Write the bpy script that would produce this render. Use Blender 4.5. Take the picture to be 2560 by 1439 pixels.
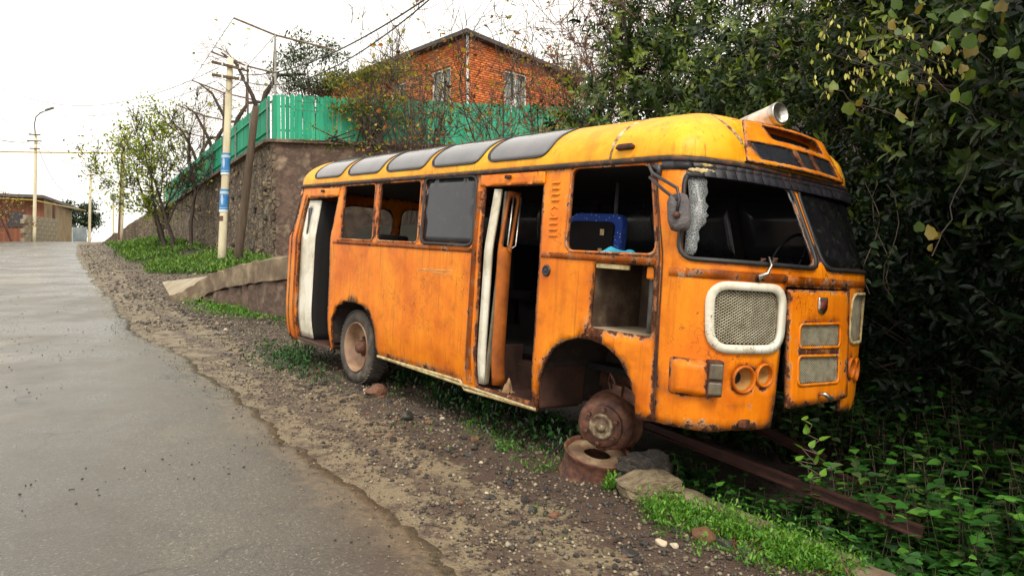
import bpy, bmesh, math, random
import numpy as np
from mathutils import Vector, Matrix, Euler
from mathutils.geometry import delaunay_2d_cdt

# ------------------------------------------------------------------ scene, camera, sky, sun
scn = bpy.context.scene
for o in list(bpy.data.objects):
    bpy.data.objects.remove(o)
col = scn.collection
R = math.radians
EYE = Vector((0, 0, 1.6)); FPX = 1850.0; PITCH = R(-0.9)
camd = bpy.data.cameras.new('camera'); cam = bpy.data.objects.new('camera', camd); col.objects.link(cam)
cam.location = EYE; cam.rotation_euler = (R(90) + PITCH, 0, 0)
camd.sensor_width = 36; camd.lens = FPX / 2560 * 36; camd.clip_end = 2000; camd.clip_start = 0.05
scn.camera = cam
world = bpy.data.worlds.new('World'); scn.world = world; world.use_nodes = True
wn = world.node_tree.nodes; wl = world.node_tree.links
bg = wn['Background']
sky = wn.new('ShaderNodeTexSky'); sky.sky_type = 'NISHITA'; sky.sun_disc = False
SUN_EL, SUN_AZ = R(50), R(168)          # behind the camera, over its right shoulder, through cloud
sky.sun_elevation = SUN_EL; sky.sun_rotation = SUN_AZ
sky.air_density = 1.0; sky.dust_density = 6.0; sky.ozone_density = 1.0
hs = wn.new('ShaderNodeHueSaturation'); hs.inputs['Saturation'].default_value = 0.10; hs.inputs['Value'].default_value = 1.0
mx = wn.new('ShaderNodeMixRGB'); mx.inputs[0].default_value = 0.72; mx.inputs[2].default_value = (10.4, 9.95, 9.0, 1)
wl.new(sky.outputs[0], hs.inputs['Color']); wl.new(hs.outputs[0], mx.inputs[1]); wl.new(mx.outputs[0], bg.inputs[0])
bg.inputs[1].default_value = 0.13
sund = bpy.data.lights.new('sun', 'SUN'); sun = bpy.data.objects.new('sun', sund); col.objects.link(sun)
sund.energy = 1.5; sund.angle = R(16); sund.color = (1, .93, .78)
sd = Vector((math.sin(SUN_AZ) * math.cos(SUN_EL), math.cos(SUN_AZ) * math.cos(SUN_EL), math.sin(SUN_EL)))
sun.rotation_euler = sd.to_track_quat('Z', 'Y').to_euler()
sun.location = (4, -10, 20)
vs = scn.view_settings; vs.view_transform = 'Standard'; vs.look = 'None'; vs.gamma = 1; vs.exposure = 0.48; vs.use_curve_mapping = False
scn.render.engine = 'CYCLES'
scn.cycles.max_bounces = 6; scn.cycles.transparent_max_bounces = 8
rng = np.random.default_rng(7); random.seed(7)

# ------------------------------------------------------------------ measured frames
def at(px, py, depth):
    """world point seen at photo pixel (2560 wide) at a forward distance"""
    x = (px - 1280) / FPX; z = -(py - 719.5) / FPX
    c, s = math.cos(PITCH), math.sin(PITCH)
    d = Vector((x, c - s * z, s + c * z))
    return EYE + d * (depth / d.y)
UD = Vector((-.51, .86, 0)).normalized(); VD = Vector((.86, .51, 0)).normalized()   # along and across the road
def uv2w(u, v):
    p = UD * u + VD * v; return p.x, p.y
def smooth(a, b, x):
    t = np.clip((np.asarray(x, float) - a) / (b - a), 0, 1); return t * t * (3 - 2 * t)
def base_z(y):
    y = np.asarray(y, float)
    return np.where(y < 56, .08 * y - .36, 4.12 + .08 * 8 * (1 - np.exp(-np.clip(y - 56, 0, 400) / 8)) - .012 * np.clip(y - 62, 0, 900))
def vnoise(x, y, f=1.0, seed=0):
    x = np.asarray(x, float) * f; y = np.asarray(y, float) * f; r = 0
    for k, (a, b, c) in enumerate(((1, .3, 0), (-.4, 1.1, 2), (1.7, -1.3, 4), (2.3, 2.1, 1), (-3.1, 2.7, 5), (4.7, 3.3, 3))):
        r = r + np.sin(a * x + b * y + c + seed * 1.7 + k) / (1 + .6 * k)
    return r / 3
def ground_z(x, y):
    x = np.asarray(x, float); y = np.asarray(y, float)
    u = x * UD.x + y * UD.y; v = x * VD.x + y * VD.y
    z = base_z(y)
    near = 1 - smooth(15, 19, u)
    z = z - .38 * smooth(3.80, 4.05, v) * near                                   # ditch behind the concrete edge
    z = z + near * (.9 * smooth(5.7, 7.2, v) + 2.2 * smooth(6.6, 10, v) + 5.5 * smooth(9, 20, v))     # hedge bank
    far = smooth(22, 26, u)
    z = z + far * (.35 * smooth(2.6, 5.5, v)) * (1 - smooth(58, 66, y))
    rough = smooth(1.6, 2.4, v)
    z = z + rough * (.022 * vnoise(x, y, 3.1) + .012 * vnoise(x, y, 9, 3))
    z = z - .35 * smooth(-5, -12, v) * 1.0
    return z
def gz(x, y): return float(ground_z(x, y))

# ------------------------------------------------------------------ mesh helpers
def tag(o, label=None, cat=None, group=None, kind=None):
    if label: o['label'] = label
    if cat: o['category'] = cat
    if group: o['group'] = group
    if kind: o['kind'] = kind
    return o
def link(name, me, mat=None, parent=None, smooth_=False):
    o = bpy.data.objects.new(name, me); col.objects.link(o)
    if mat is not None and not me.materials: me.materials.append(mat)
    if parent is not None: o.parent = parent
    if smooth_: me.polygons.foreach_set('use_smooth', [True] * len(me.polygons))
    return o
def empty(name, loc=(0, 0, 0), rz=0, label=None, cat=None, group=None):
    o = bpy.data.objects.new(name, None); col.objects.link(o); o.location = loc; o.rotation_euler = (0, 0, rz)
    o.empty_display_size = .2
    return tag(o, label, cat, group)
def np_mesh(name, V, F, tint=None, attrs=None):
    """V (n,3), F (m,k) equal-sided faces"""
    me = bpy.data.meshes.new(name); V = np.asarray(V, np.float32); F = np.asarray(F, np.int32)
    me.vertices.add(len(V)); me.vertices.foreach_set('co', V.ravel())
    k = F.shape[1]; me.loops.add(F.size); me.loops.foreach_set('vertex_index', F.ravel())
    me.polygons.add(len(F)); me.polygons.foreach_set('loop_start', np.arange(0, F.size, k, dtype=np.int32))
    if hasattr(me.polygons[0] if len(F) else None, 'loop_total'):
        try: me.polygons.foreach_set('loop_total', np.full(len(F), k, dtype=np.int32))
        except Exception: pass
    me.update(calc_edges=True); me.validate()
    if tint is not None:
        a = me.attributes.new('tint', 'FLOAT', 'POINT'); a.data.foreach_set('value', np.asarray(tint, np.float32))
    for kk, vv in (attrs or {}).items():
        a = me.attributes.new(kk, 'FLOAT', 'POINT'); a.data.foreach_set('value', np.asarray(vv, np.float32))
    return me
class MB:
    """collects shapes into one mesh"""
    def __init__(s): s.v = []; s.f = []
    def add(s, v, f):
        n = len(s.v); s.v += [tuple(p) for p in v]; s.f += [tuple(i + n for i in q) for q in f]; return s
    def box(s, c, size, rot=None):
        hx, hy, hz = size[0] / 2, size[1] / 2, size[2] / 2
        P = [Vector((a * hx, b * hy, d * hz)) for a in (-1, 1) for b in (-1, 1) for d in (-1, 1)]
        if rot is not None:
            M = rot if isinstance(rot, Matrix) else Euler(rot).to_matrix()
            P = [M @ p for p in P]
        c = Vector(c)
        return s.add([p + c for p in P], [(0, 1, 3, 2), (4, 6, 7, 5), (0, 4, 5, 1), (2, 3, 7, 6), (0, 2, 6, 4), (1, 5, 7, 3)])
    def beam(s, a, b, w, h, up=(0, 0, 1)):
        a = Vector(a); b = Vector(b); d = (b - a); L = d.length; d.normalize(); up = Vector(up)
        side = d.cross(up).normalized(); u2 = side.cross(d)
        return s.box((a + b) / 2, (L, w, h), Matrix((d, side, u2)).transposed())
    def tube(s, pts, rad, n=10, cap=True):
        pts = [Vector(p) for p in pts]
        if not hasattr(rad, '__len__'): rad = [rad] * len(pts)
        m = len(pts); V = []; F = []
        d = (pts[1] - pts[0]).normalized(); ref = Vector((0, 0, 1)) if abs(d.z) < .9 else Vector((1, 0, 0)); side = d.cross(ref).normalized()
        for i, p in enumerate(pts):
            d = ((pts[min(i + 1, m - 1)] - pts[max(i - 1, 0)])).normalized()
            side = (side - d * side.dot(d)).normalized(); up = d.cross(side)
            V += [p + (side * math.cos(2 * math.pi * k / n) + up * math.sin(2 * math.pi * k / n)) * rad[i] for k in range(n)]
        for i in range(m - 1):
            for k in range(n):
                F.append((i * n + k, i * n + (k + 1) % n, (i + 1) * n + (k + 1) % n, (i + 1) * n + k))
        if cap: F.append(tuple(range(n - 1, -1, -1))); F.append(tuple((m - 1) * n + k for k in range(n)))
        return s.add(V, F)
    def lathe(s, prof, n=32, M=None, close=False):
        """prof: (axial, radius) revolved about local Z"""
        V = []; F = []; m = len(prof)
        for a, r in prof:
            for k in range(n):
                t = 2 * math.pi * k / n; V.append(Vector((r * math.cos(t), r * math.sin(t), a)))
        for i in range(m - 1):
            for k in range(n): F.append((i * n + k, i * n + (k + 1) % n, (i + 1) * n + (k + 1) % n, (i + 1) * n + k))
        if close:
            for k in range(n): F.append(((m - 1) * n + k, (m - 1) * n + (k + 1) % n, (k + 1) % n, k))
        if M is not None: V = [M @ p for p in V]
        return s.add(V, F)
    def build(s, name, mat, parent=None, smooth_=False, bevel=0):
        me = bpy.data.meshes.new(name); me.from_pydata(s.v, [], s.f); me.update()
        o = link(name, me, mat, parent, smooth_)
        if bevel:
            b = o.modifiers.new('bevel', 'BEVEL'); b.width = bevel; b.segments = 2; b.limit_method = 'ANGLE'; b.angle_limit = R(40)
        if smooth_ == 'auto':
            pass
        return o
def inst(protos_V, proto_F, mats, pos, tint=None):
    """many copies of one proto as numpy arrays: mats (k,3,3), pos (k,3)"""
    pv = np.asarray(protos_V, np.float32); pf = np.asarray(proto_F, np.int32); k = len(pos); n = len(pv)
    V = np.einsum('kij,nj->kni', mats, pv) + np.asarray(pos)[:, None, :]
    F = pf[None] + (np.arange(k) * n)[:, None, None]
    t = None if tint is None else np.repeat(tint, n)
    return V.reshape(-1, 3), F.reshape(-1, pf.shape[1]), t
def frames(d, nrm, scale, width=None):
    """matrices with Y along d and Z near nrm"""
    d = d / (np.linalg.norm(d, axis=1, keepdims=True) + 1e-9)
    s = np.cross(d, nrm); s /= (np.linalg.norm(s, axis=1, keepdims=True) + 1e-9); n = np.cross(s, d)
    w = scale if width is None else width
    return np.stack([s * w[:, None], d * scale[:, None], n * scale[:, None]], -1)
def rand_dirs(k, r=rng):
    v = r.normal(size=(k, 3)); return v / np.linalg.norm(v, axis=1, keepdims=True)

# ------------------------------------------------------------------ materials
def nmat(name):
    m = bpy.data.materials.new(name); m.use_nodes = True; nt = m.node_tree; return m, nt, nt.nodes['Principled BSDF']
def ramp(nt, fac, stops):
    r = nt.nodes.new('ShaderNodeValToRGB'); e = r.color_ramp.elements
    while len(e) > len(stops): e.remove(e[-1])
    while len(e) < len(stops): e.new(.5)
    for x, (p, c) in zip(e, stops):
        x.position = p; x.color = (c, c, c, 1) if not hasattr(c, '__len__') else (*c, 1)
    nt.links.new(fac, r.inputs[0]); return r.outputs[0]
def noise(nt, vec, scale, detail=6, rough=.6, dist=0):
    n = nt.nodes.new('ShaderNodeTexNoise'); n.inputs['Scale'].default_value = scale; n.inputs['Detail'].default_value = detail
    n.inputs['Roughness'].default_value = rough; n.inputs['Distortion'].default_value = dist
    if vec is not None: nt.links.new(vec, n.inputs['Vector'])
    return n.outputs['Fac']
def coords(nt, scale=(1, 1, 1), kind='Object'):
    t = nt.nodes.new('ShaderNodeTexCoord'); mp = nt.nodes.new('ShaderNodeMapping'); mp.inputs['Scale'].default_value = scale
    nt.links.new(t.outputs[kind], mp.inputs['Vector']); return mp.outputs[0]
def mixc(nt, fac, a, b, mode='MIX'):
    m = nt.nodes.new('ShaderNodeMixRGB'); m.blend_type = mode
    for i, x in enumerate((fac, a, b)):
        if hasattr(x, 'is_linked'): nt.links.new(x, m.inputs[i])
        elif hasattr(x, '__len__'): m.inputs[i].default_value = (*x, 1)
        else: m.inputs[i].default_value = x if i == 0 else (x, x, x, 1)
    return m.outputs[0]
def mathn(nt, op, a, b=0.0, c=0.0):
    m = nt.nodes.new('ShaderNodeMath'); m.operation = op
    for i, x in enumerate((a, b, c)):
        if hasattr(x, 'is_linked'): nt.links.new(x, m.inputs[i])
        else: m.inputs[i].default_value = x
    return m.outputs[0]
def attr(nt, name):
    a = nt.nodes.new('ShaderNodeAttribute'); a.attribute_name = name; return a.outputs['Fac']
def bump(nt, p, h, strength=.3, dist=.01):
    b = nt.nodes.new('ShaderNodeBump'); b.inputs['Strength'].default_value = strength; b.inputs['Distance'].default_value = dist
    nt.links.new(h, b.inputs['Height']); nt.links.new(b.outputs[0], p.inputs['Normal'])
def simple(name, c1, c2=None, scale=6, rough=.7, metal=0, bmp=.2, bscale=None, stretch=(1, 1, 1), lo=.35, hi=.65, c3=None, bdist=.01, spec=None):
    m, nt, p = nmat(name); v = coords(nt, stretch)
    n = noise(nt, v, scale)
    c2 = c2 or tuple(x * .6 for x in c1)
    st = [(lo, c1), (hi, c2)] if c3 is None else [(lo, c1), ((lo + hi) / 2, c2), (hi, c3)]
    nt.links.new(ramp(nt, n, st), p.inputs['Base Color'])
    p.inputs['Roughness'].default_value = rough; p.inputs['Metallic'].default_value = metal
    if spec is not None: p.inputs['Specular IOR Level'].default_value = spec
    if bmp: bump(nt, p, noise(nt, v, bscale or scale * 5, 8, .65), bmp, bdist)
    return m
RUST_D, RUST_M, RUST_L = (.018, .008, .006), (.075, .022, .008), (.22, .075, .02)
def paint(name, base, dark, light, rough=.42, amount=0.0, primer=(.66, .60, .46), stn=1.0):
    m, nt, p = nmat(name); L = nt.links
    v = coords(nt); vst = coords(nt, (9, 9, .7))
    n1 = noise(nt, v, 1.7, 5, .6); st = noise(nt, vst, 1.2, 6, .65); n2 = noise(nt, v, 9, 9, .72, .3); n3 = noise(nt, v, 38, 6, .7)
    wear = attr(nt, 'wear')
    c = ramp(nt, n1, [(.33, dark), (.5, base), (.68, light)])
    c = mixc(nt, ramp(nt, st, [(.45, 0.0), (.75, .55)]), c, dark)
    c = mixc(nt, ramp(nt, n3, [(.55, 0.0), (.8, .35)]), c, tuple(x * .55 for x in base))
    c = mixc(nt, ramp(nt, noise(nt, v, 4.2, 7, .68, .5), [(.50, 0.0), (.74, .55)]), c, tuple(x * .45 for x in dark))
    # thin run-down stains, specks and a craze of fine cracks
    drip = ramp(nt, noise(nt, coords(nt, (34, 34, 1.1)), 1.0, 4, .6), [(.57, 0.0), (.72, .62)])
    c = mixc(nt, mathn(nt, 'MULTIPLY', drip, ramp(nt, n1, [(.36, 0.0), (.58, 1.0)])), c, tuple(x * .42 for x in dark))
    spk = ramp(nt, noise(nt, v, 62, 3, .5), [(.70, 0.0), (.74, .85)]); c = mixc(nt, mathn(nt, 'MULTIPLY', spk, ramp(nt, n2, [(.46, 0.0), (.60, 1.0)])), c, RUST_M)
    dv = nt.nodes.new('ShaderNodeVectorMath'); dv.operation = 'ADD'; L.new(v, dv.inputs[0]); nz = nt.nodes.new('ShaderNodeTexNoise'); nz.inputs['Scale'].default_value = 7; L.new(v, nz.inputs['Vector']); L.new(nz.outputs['Color'], dv.inputs[1])
    vo = nt.nodes.new('ShaderNodeTexVoronoi'); vo.feature = 'DISTANCE_TO_EDGE'; vo.inputs['Scale'].default_value = 4.5; L.new(dv.outputs[0], vo.inputs['Vector'])
    crk = mathn(nt, 'MULTIPLY', ramp(nt, vo.outputs['Distance'], [(.006, 1.0), (.018, 0.0)]), ramp(nt, noise(nt, v, 2.3, 3, .5), [(.56, 0.0), (.62, .85)])); c = mixc(nt, crk, c, (.05, .016, .006))
    # chips near the edges: primer first, rust deeper
    e = mathn(nt, 'MULTIPLY_ADD', wear, .24, mathn(nt, 'MULTIPLY_ADD', n3, .18, mathn(nt, 'MULTIPLY', n2, .72)))
    prim = ramp(nt, e, [(.655 - amount, 0.0), (.675 - amount, .9)])
    rust = ramp(nt, e, [(.665 - amount, 0.0), (.715 - amount, 1.0)])
    c = mixc(nt, mathn(nt, 'MULTIPLY', prim, ramp(nt, n1, [(.42, .15), (.6, .9)])), c, primer)
    stain = ramp(nt, mathn(nt, 'MULTIPLY_ADD', wear, .55, mathn(nt, 'MULTIPLY', st, .55)), [(.56, 0.0), (.92, .85 * stn)])
    c = mixc(nt, stain, c, (.13, .035, .008))
    rc = ramp(nt, n3, [(.3, RUST_D), (.5, RUST_M), (.72, RUST_L)])
    c = mixc(nt, rust, c, rc)
    L.new(c, p.inputs['Base Color']); p.inputs['Specular IOR Level'].default_value = .28
    L.new(mathn(nt, 'MULTIPLY_ADD', rust, .45, mathn(nt, 'MULTIPLY_ADD', n2, .25, rough - .1)), p.inputs['Roughness'])
    bump(nt, p, mathn(nt, 'MULTIPLY_ADD', rust, -.6, mathn(nt, 'MULTIPLY', n1, 1.2)), .35, .006)
    return m
M = {}
M['orange'] = paint('orange_paint', (.79, .215, .004), (.60, .125, .003), (.86, .285, .007), amount=.028)
M['toplit_roof'] = paint('toplit_roof_paint', (.84, .385, .010), (.72, .26, .006), (.88, .50, .025), amount=.0)  # orange made yellower here, colouring in the overexposure from overhead light
M['rustband'] = paint('rust_stained_paint', (.58, .14, .006), (.26, .055, .006), (.70, .20, .010), amount=.075)
M['whitepaint'] = paint('white_paint', (.78, .74, .63), (.56, .50, .37), (.82, .79, .71), amount=-.045, primer=(.3, .2, .1), stn=.25)
M['cream'] = simple('cream_foam', (.72, .60, .33), (.40, .27, .10), 14, .8, bmp=.8, bdist=.02)
M['rustdark'] = simple('dark_rusty_steel', RUST_D, RUST_M, 10, .75, bmp=.5, c3=RUST_L, lo=.35, hi=.8)
M['railrust'] = simple('wet_rail_rust', (.030, .010, .008), (.055, .020, .014), 7, .55, bmp=.4)
M['grillback'] = None
M['rust'] = simple('rusty_steel', (.045, .018, .013), (.105, .040, .024), 15, .65, bmp=.45, c3=(.20, .085, .042), lo=.34, hi=.68)
M['gutter'] = simple('weathered_gutter', (.020, .014, .013), (.09, .035, .015), 16, .6, bmp=.5, c3=(.42, .17, .03), lo=.45, hi=.78)
M['rubber'] = simple('black_rubber', (.010, .010, .011), (.022, .021, .021), 8, .55, bmp=.15)
M['black'] = simple('black_vinyl', (.012, .012, .016), (.028, .026, .034), 6, .42, bmp=.2)
M['inside'] = simple('shade_black_lining', (.008, .006, .006), (.005, .004, .004), 4, .9)  # near-black colour stands in for the deep shade of the interior
M['insideorange'] = simple('faded_orange_lining', (.50, .13, .008), (.24, .06, .008), 5, .7)
M['step'] = simple('muddy_step', (.085, .040, .028), (.035, .018, .014), 5, .55, bmp=.5)
M['tyre'] = simple('muddy_tyre', (.11, .090, .072), (.048, .041, .036), 5, .9, c3=(.19, .155, .12), lo=.32, hi=.75, bmp=.5)
M['rim'] = simple('tan_steel_rim', (.34, .22, .135), (.22, .12, .07), 5, .6, c3=(.12, .05, .025), lo=.35, hi=.75, bmp=.25)
M['chrome'] = simple('dull_chrome', (.60, .58, .55), (.28, .24, .20), 12, .28, .9, bmp=.1)
M['screen'] = simple('bare_wire_mesh', (.50, .46, .34), (.30, .26, .18), 14, .45, .35, bmp=0)
M['lamp_grey'] = simple('grimy_lamp_lens', (.16, .13, .085), (.09, .07, .05), 14, .3, bmp=.2)
M['grillback'] = simple('dusty_radiator', (.045, .042, .028), (.016, .015, .012), 5, .9)
def glass(name, c, rough=.08, alpha=1.0, spec=.5, smear=.3):
    m, nt, p = nmat(name); v = coords(nt, (1, 1, .5)); n = noise(nt, v, 3, 7, .65)
    oi = nt.nodes.new('ShaderNodeObjectInfo'); gl = ramp(nt, n, [(.3, c), (.75, tuple(min(1, x * 1.9 + .01) for x in c))])
    gl = mixc(nt, mathn(nt, 'MULTIPLY', oi.outputs['Random'], .6), gl, (c[0] * .55, c[1] * .75, c[2] * .95)); gl = mixc(nt, ramp(nt, noise(nt, coords(nt), 13, 7, .7), [(.55, 0.0), (.75, .5)]), gl, (.12, .10, .07))
    nt.links.new(gl, p.inputs['Base Color'])
    nt.links.new(ramp(nt, n, [(.3, rough), (.8, rough + smear)]), p.inputs['Roughness'])
    p.inputs['Specular IOR Level'].default_value = spec; p.inputs['Alpha'].default_value = alpha
    return m
M['tint'] = glass('tinted_window_glass', (.018, .018, .022), .10, .93)
M['skyglass'] = glass('brown_roof_glass', (.105, .095, .098), .04, 1, 1.0, .08)
M['seam'] = simple('dirty_seam_sealant', (.62, .52, .34), (.30, .16, .05), 14, .8, c3=(.08, .04, .02), lo=.4, hi=.66, bmp=.6)
M['paleglass'] = glass('dusty_clear_glass', (.12, .15, .14), .10, .42)
M['darkglass'] = glass('dark_windscreen_glass', (.004, .004, .005), .05, .96, .12, .1)
def crazed():
    m, nt, p = nmat('crazed_safety_glass'); v = coords(nt)
    vo = nt.nodes.new('ShaderNodeTexVoronoi'); vo.feature = 'DISTANCE_TO_EDGE'; vo.inputs['Scale'].default_value = 70; nt.links.new(v, vo.inputs['Vector'])
    e = ramp(nt, vo.outputs['Distance'], [(.02, 1.0), (.10, 0.0)])
    nt.links.new(mixc(nt, e, (.11, .115, .12), (.34, .36, .36)), p.inputs['Base Color'])
    nt.links.new(mathn(nt, 'MULTIPLY_ADD', e, .35, .45), p.inputs['Alpha']); p.inputs['Roughness'].default_value = .35
    return m
M['crazed'] = crazed()
def leafmat(name, stops, rough=.38, trans=.25, spec=.5):
    m, nt, p = nmat(name)
    c = ramp(nt, attr(nt, 'tint'), stops); nt.links.new(c, p.inputs['Base Color']); p.inputs['Roughness'].default_value = rough
    p.inputs['Specular IOR Level'].default_value = spec
    if trans:
        t = nt.nodes.new('ShaderNodeBsdfTranslucent'); nt.links.new(mixc(nt, 1, c, (1.0, 1.1, .5), 'MULTIPLY'), t.inputs[0])
        mixs = nt.nodes.new('ShaderNodeMixShader'); mixs.inputs[0].default_value = trans
        nt.links.new(p.outputs[0], mixs.inputs[1]); nt.links.new(t.outputs[0], mixs.inputs[2])
        nt.links.new(mixs.outputs[0], nt.nodes['Material Output'].inputs[0])
    return m
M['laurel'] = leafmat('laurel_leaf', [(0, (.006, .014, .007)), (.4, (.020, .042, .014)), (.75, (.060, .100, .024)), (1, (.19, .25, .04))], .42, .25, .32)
M['yellowleaf'] = leafmat('yellow_autumn_leaf', [(0, (.07, .10, .015)), (.4, (.22, .22, .025)), (.75, (.42, .30, .03)), (1, (.42, .13, .03))], .55, .35)
M['limeleaf'] = leafmat('lime_leaf', [(0, (.07, .13, .015)), (.5, (.16, .25, .02)), (1, (.45, .45, .03))], .5, .35)
M['evergreen'] = leafmat('evergreen_leaf', [(0, (.015, .035, .018)), (.5, (.035, .07, .025)), (1, (.09, .14, .04))], .4, .2)
M['nettle'] = leafmat('nettle_leaf', [(0, (.010, .034, .008)), (.5, (.028, .10, .018)), (.85, (.06, .20, .028)), (1, (.12, .30, .04))], .38, .25)
M['fern'] = leafmat('bright_weed_leaf', [(0, (.03, .08, .010)), (.5, (.060, .195, .016)), (1, (.16, .34, .03))], .5, .35)
M['grass'] = leafmat('bank_grass', [(0, (.05, .045, .02)), (.3, (.035, .085, .012)), (.65, (.075, .17, .018)), (1, (.17, .28, .04))], .6, .3)
M['dryleaf'] = leafmat('dead_brown_leaf', [(0, (.05, .016, .008)), (.5, (.13, .04, .016)), (1, (.26, .10, .035))], .6, .1)
M['vineleaf'] = leafmat('pale_vine_leaf', [(0, (.03, .06, .010)), (.5, (.08, .14, .018)), (.85, (.17, .22, .035)), (1, (.22, .12, .03))], .5, .4)
M['bark'] = simple('dark_bark', (.030, .021, .017), (.065, .045, .034), 14, .85, bmp=.7, stretch=(1, 1, .25))
M['redtwig'] = simple('reddish_twig', (.085, .030, .024), (.15, .07, .05), 6, .8, bmp=0)
M['twig'] = simple('grey_brown_twig', (.06, .038, .028), (.13, .09, .065), 6, .8, bmp=0)
M['concretepole'] = simple('cream_concrete', (.70, .63, .44), (.52, .45, .30), 5, .8, bmp=.3, stretch=(1, 1, .2))
M['wood'] = simple('weathered_wood', (.115, .078, .050), (.055, .036, .024), 8, .85, bmp=.8, stretch=(1, 1, .1))
M['steelgrey'] = simple('grey_steel', (.20, .20, .20), (.11, .10, .10), 10, .5, .3, bmp=.1)
M['cable'] = simple('black_cable', (.03, .03, .03), (.05, .05, .05), 5, .6, bmp=0)
M['yellowpipe'] = simple('yellow_gas_pipe', (.52, .38, .06), (.36, .24, .05), 5, .5, bmp=.1)

# ------------------------------------------------------------------ ground and road
def axis(*spans):
    out = []
    for a, b, st in spans: out += list(np.arange(a, b, st))
    return np.array(out + [spans[-1][1]])
gx_ = axis((-600, -80, 65), (-80, -16, 2), (-16, 7.5, .11), (7.5, 40, 1.5), (40, 600, 70)); gy_ = axis((-60, -4, 8), (-4, 2.6, .6), (2.6, 20, .11), (20, 80, .6), (80, 900, 60))
A, Bq = np.meshgrid(gx_, gy_, indexing='ij'); ny = len(gy_)
Zg = ground_z(A, Bq); V = np.stack([A, Bq, Zg], -1).reshape(-1, 3)
ii, jj = np.meshgrid(np.arange(len(gx_) - 1), np.arange(ny - 1), indexing='ij'); i0 = (ii * ny + jj).ravel()
F = np.stack([i0, i0 + ny, i0 + ny + 1, i0 + 1], -1)
def ground_mat():
    m, nt, p = nmat('gravel_and_soil'); L = nt.links
    g = nt.nodes.new('ShaderNodeNewGeometry'); pos = g.outputs['Position']
    def dot(v):
        d = nt.nodes.new('ShaderNodeVectorMath'); d.operation = 'DOT_PRODUCT'; L.new(pos, d.inputs[0]); d.inputs[1].default_value = v; return d.outputs['Value']
    v = dot(tuple(VD)); u = dot(tuple(UD))
    n1 = noise(nt, pos, 1.1, 6, .65); n2 = noise(nt, pos, 5, 8, .7); n3 = noise(nt, pos, 34, 6, .7)
    vo = nt.nodes.new('ShaderNodeTexVoronoi'); vo.inputs['Scale'].default_value = 55; L.new(pos, vo.inputs['Vector'])
    grav = ramp(nt, vo.outputs['Color'], [(.1, (.035, .026, .020)), (.45, (.075, .055, .040)), (.75, (.12, .09, .062)), (.95, (.26, .20, .13))])
    grav = mixc(nt, ramp(nt, n2, [(.40, 0.0), (.62, .75)]), grav, (.052, .030, .022))
    sand = ramp(nt, mathn(nt, 'MULTIPLY_ADD', n3, .5, mathn(nt, 'MULTIPLY', n2, .5)), [(.36, (.13, .098, .060)), (.5, (.25, .20, .120)), (.68, (.37, .30, .185))])
    vv = mathn(nt, 'ADD', v, mathn(nt, 'MULTIPLY_ADD', n1, 1.3, mathn(nt, 'MULTIPLY_ADD', n2, 1.1, -1.2)))
    we = mathn(nt, 'ADD', mathn(nt, 'MULTIPLY_ADD', mathn(nt, 'MINIMUM', u, 24.0), .06, -2.0), v)
    wv = mathn(nt, 'ADD', we, mathn(nt, 'MULTIPLY_ADD', n1, .9, mathn(nt, 'MULTIPLY_ADD', n2, 1.3, -1.1)))
    grav = mixc(nt, mathn(nt, 'MULTIPLY', ramp(nt, mathn(nt, 'MULTIPLY', u, .1), [(.45, 1.0), (.75, 0.0)]), ramp(nt, n1, [(.35, .4), (.6, .9)])), grav, (.060, .034, .024))
    sand = mixc(nt, ramp(nt, mathn(nt, 'MULTIPLY_ADD', n3, .35, mathn(nt, 'MULTIPLY', n2, .65)), [(.46, 0.0), (.55, .92)]), sand, grav)
    c = mixc(nt, ramp(nt, wv, [(.02, .15), (.30, .05), (.40, .8), (.50, .8), (.60, .05), (.86, .1), (1.04, 1.0)]), sand, grav)
    tar = ramp(nt, noise(nt, pos, 1.7, 5, .6, .4), [(.62, 0.0), (.66, .9)]); c = mixc(nt, mathn(nt, 'MULTIPLY', tar, ramp(nt, we, [(.15, 0.0), (.3, 1.0), (.95, 0.0)])), c, (.020, .019, .020))
    sl = ramp(nt, mathn(nt, 'MULTIPLY', u, .01), [(.14, 0.0), (.24, .65)])
    c = mixc(nt, mathn(nt, 'MULTIPLY', sl, ramp(nt, n2, [(.4, 0.0), (.6, 1.0)])), c, sand)
    soil = ramp(nt, n2, [(.3, (.012, .009, .007)), (.6, (.040, .026, .017)), (.8, (.07, .045, .026))])
    c = mixc(nt, ramp(nt, mathn(nt, 'MULTIPLY', vv, .1), [(.37, 0.0), (.395, 1.0)]), c, soil)
    L.new(c, p.inputs['Base Color']); L.new(ramp(nt, n2, [(.3, .45), (.7, .85)]), p.inputs['Roughness'])
    bump(nt, p, mathn(nt, 'MULTIPLY_ADD', vo.outputs['Distance'], .6, mathn(nt, 'MULTIPLY', n2, .8)), .8, .02)
    return m
tag(link('ground', np_mesh('ground', V, F), ground_mat(), None, True), kind='structure')
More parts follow.
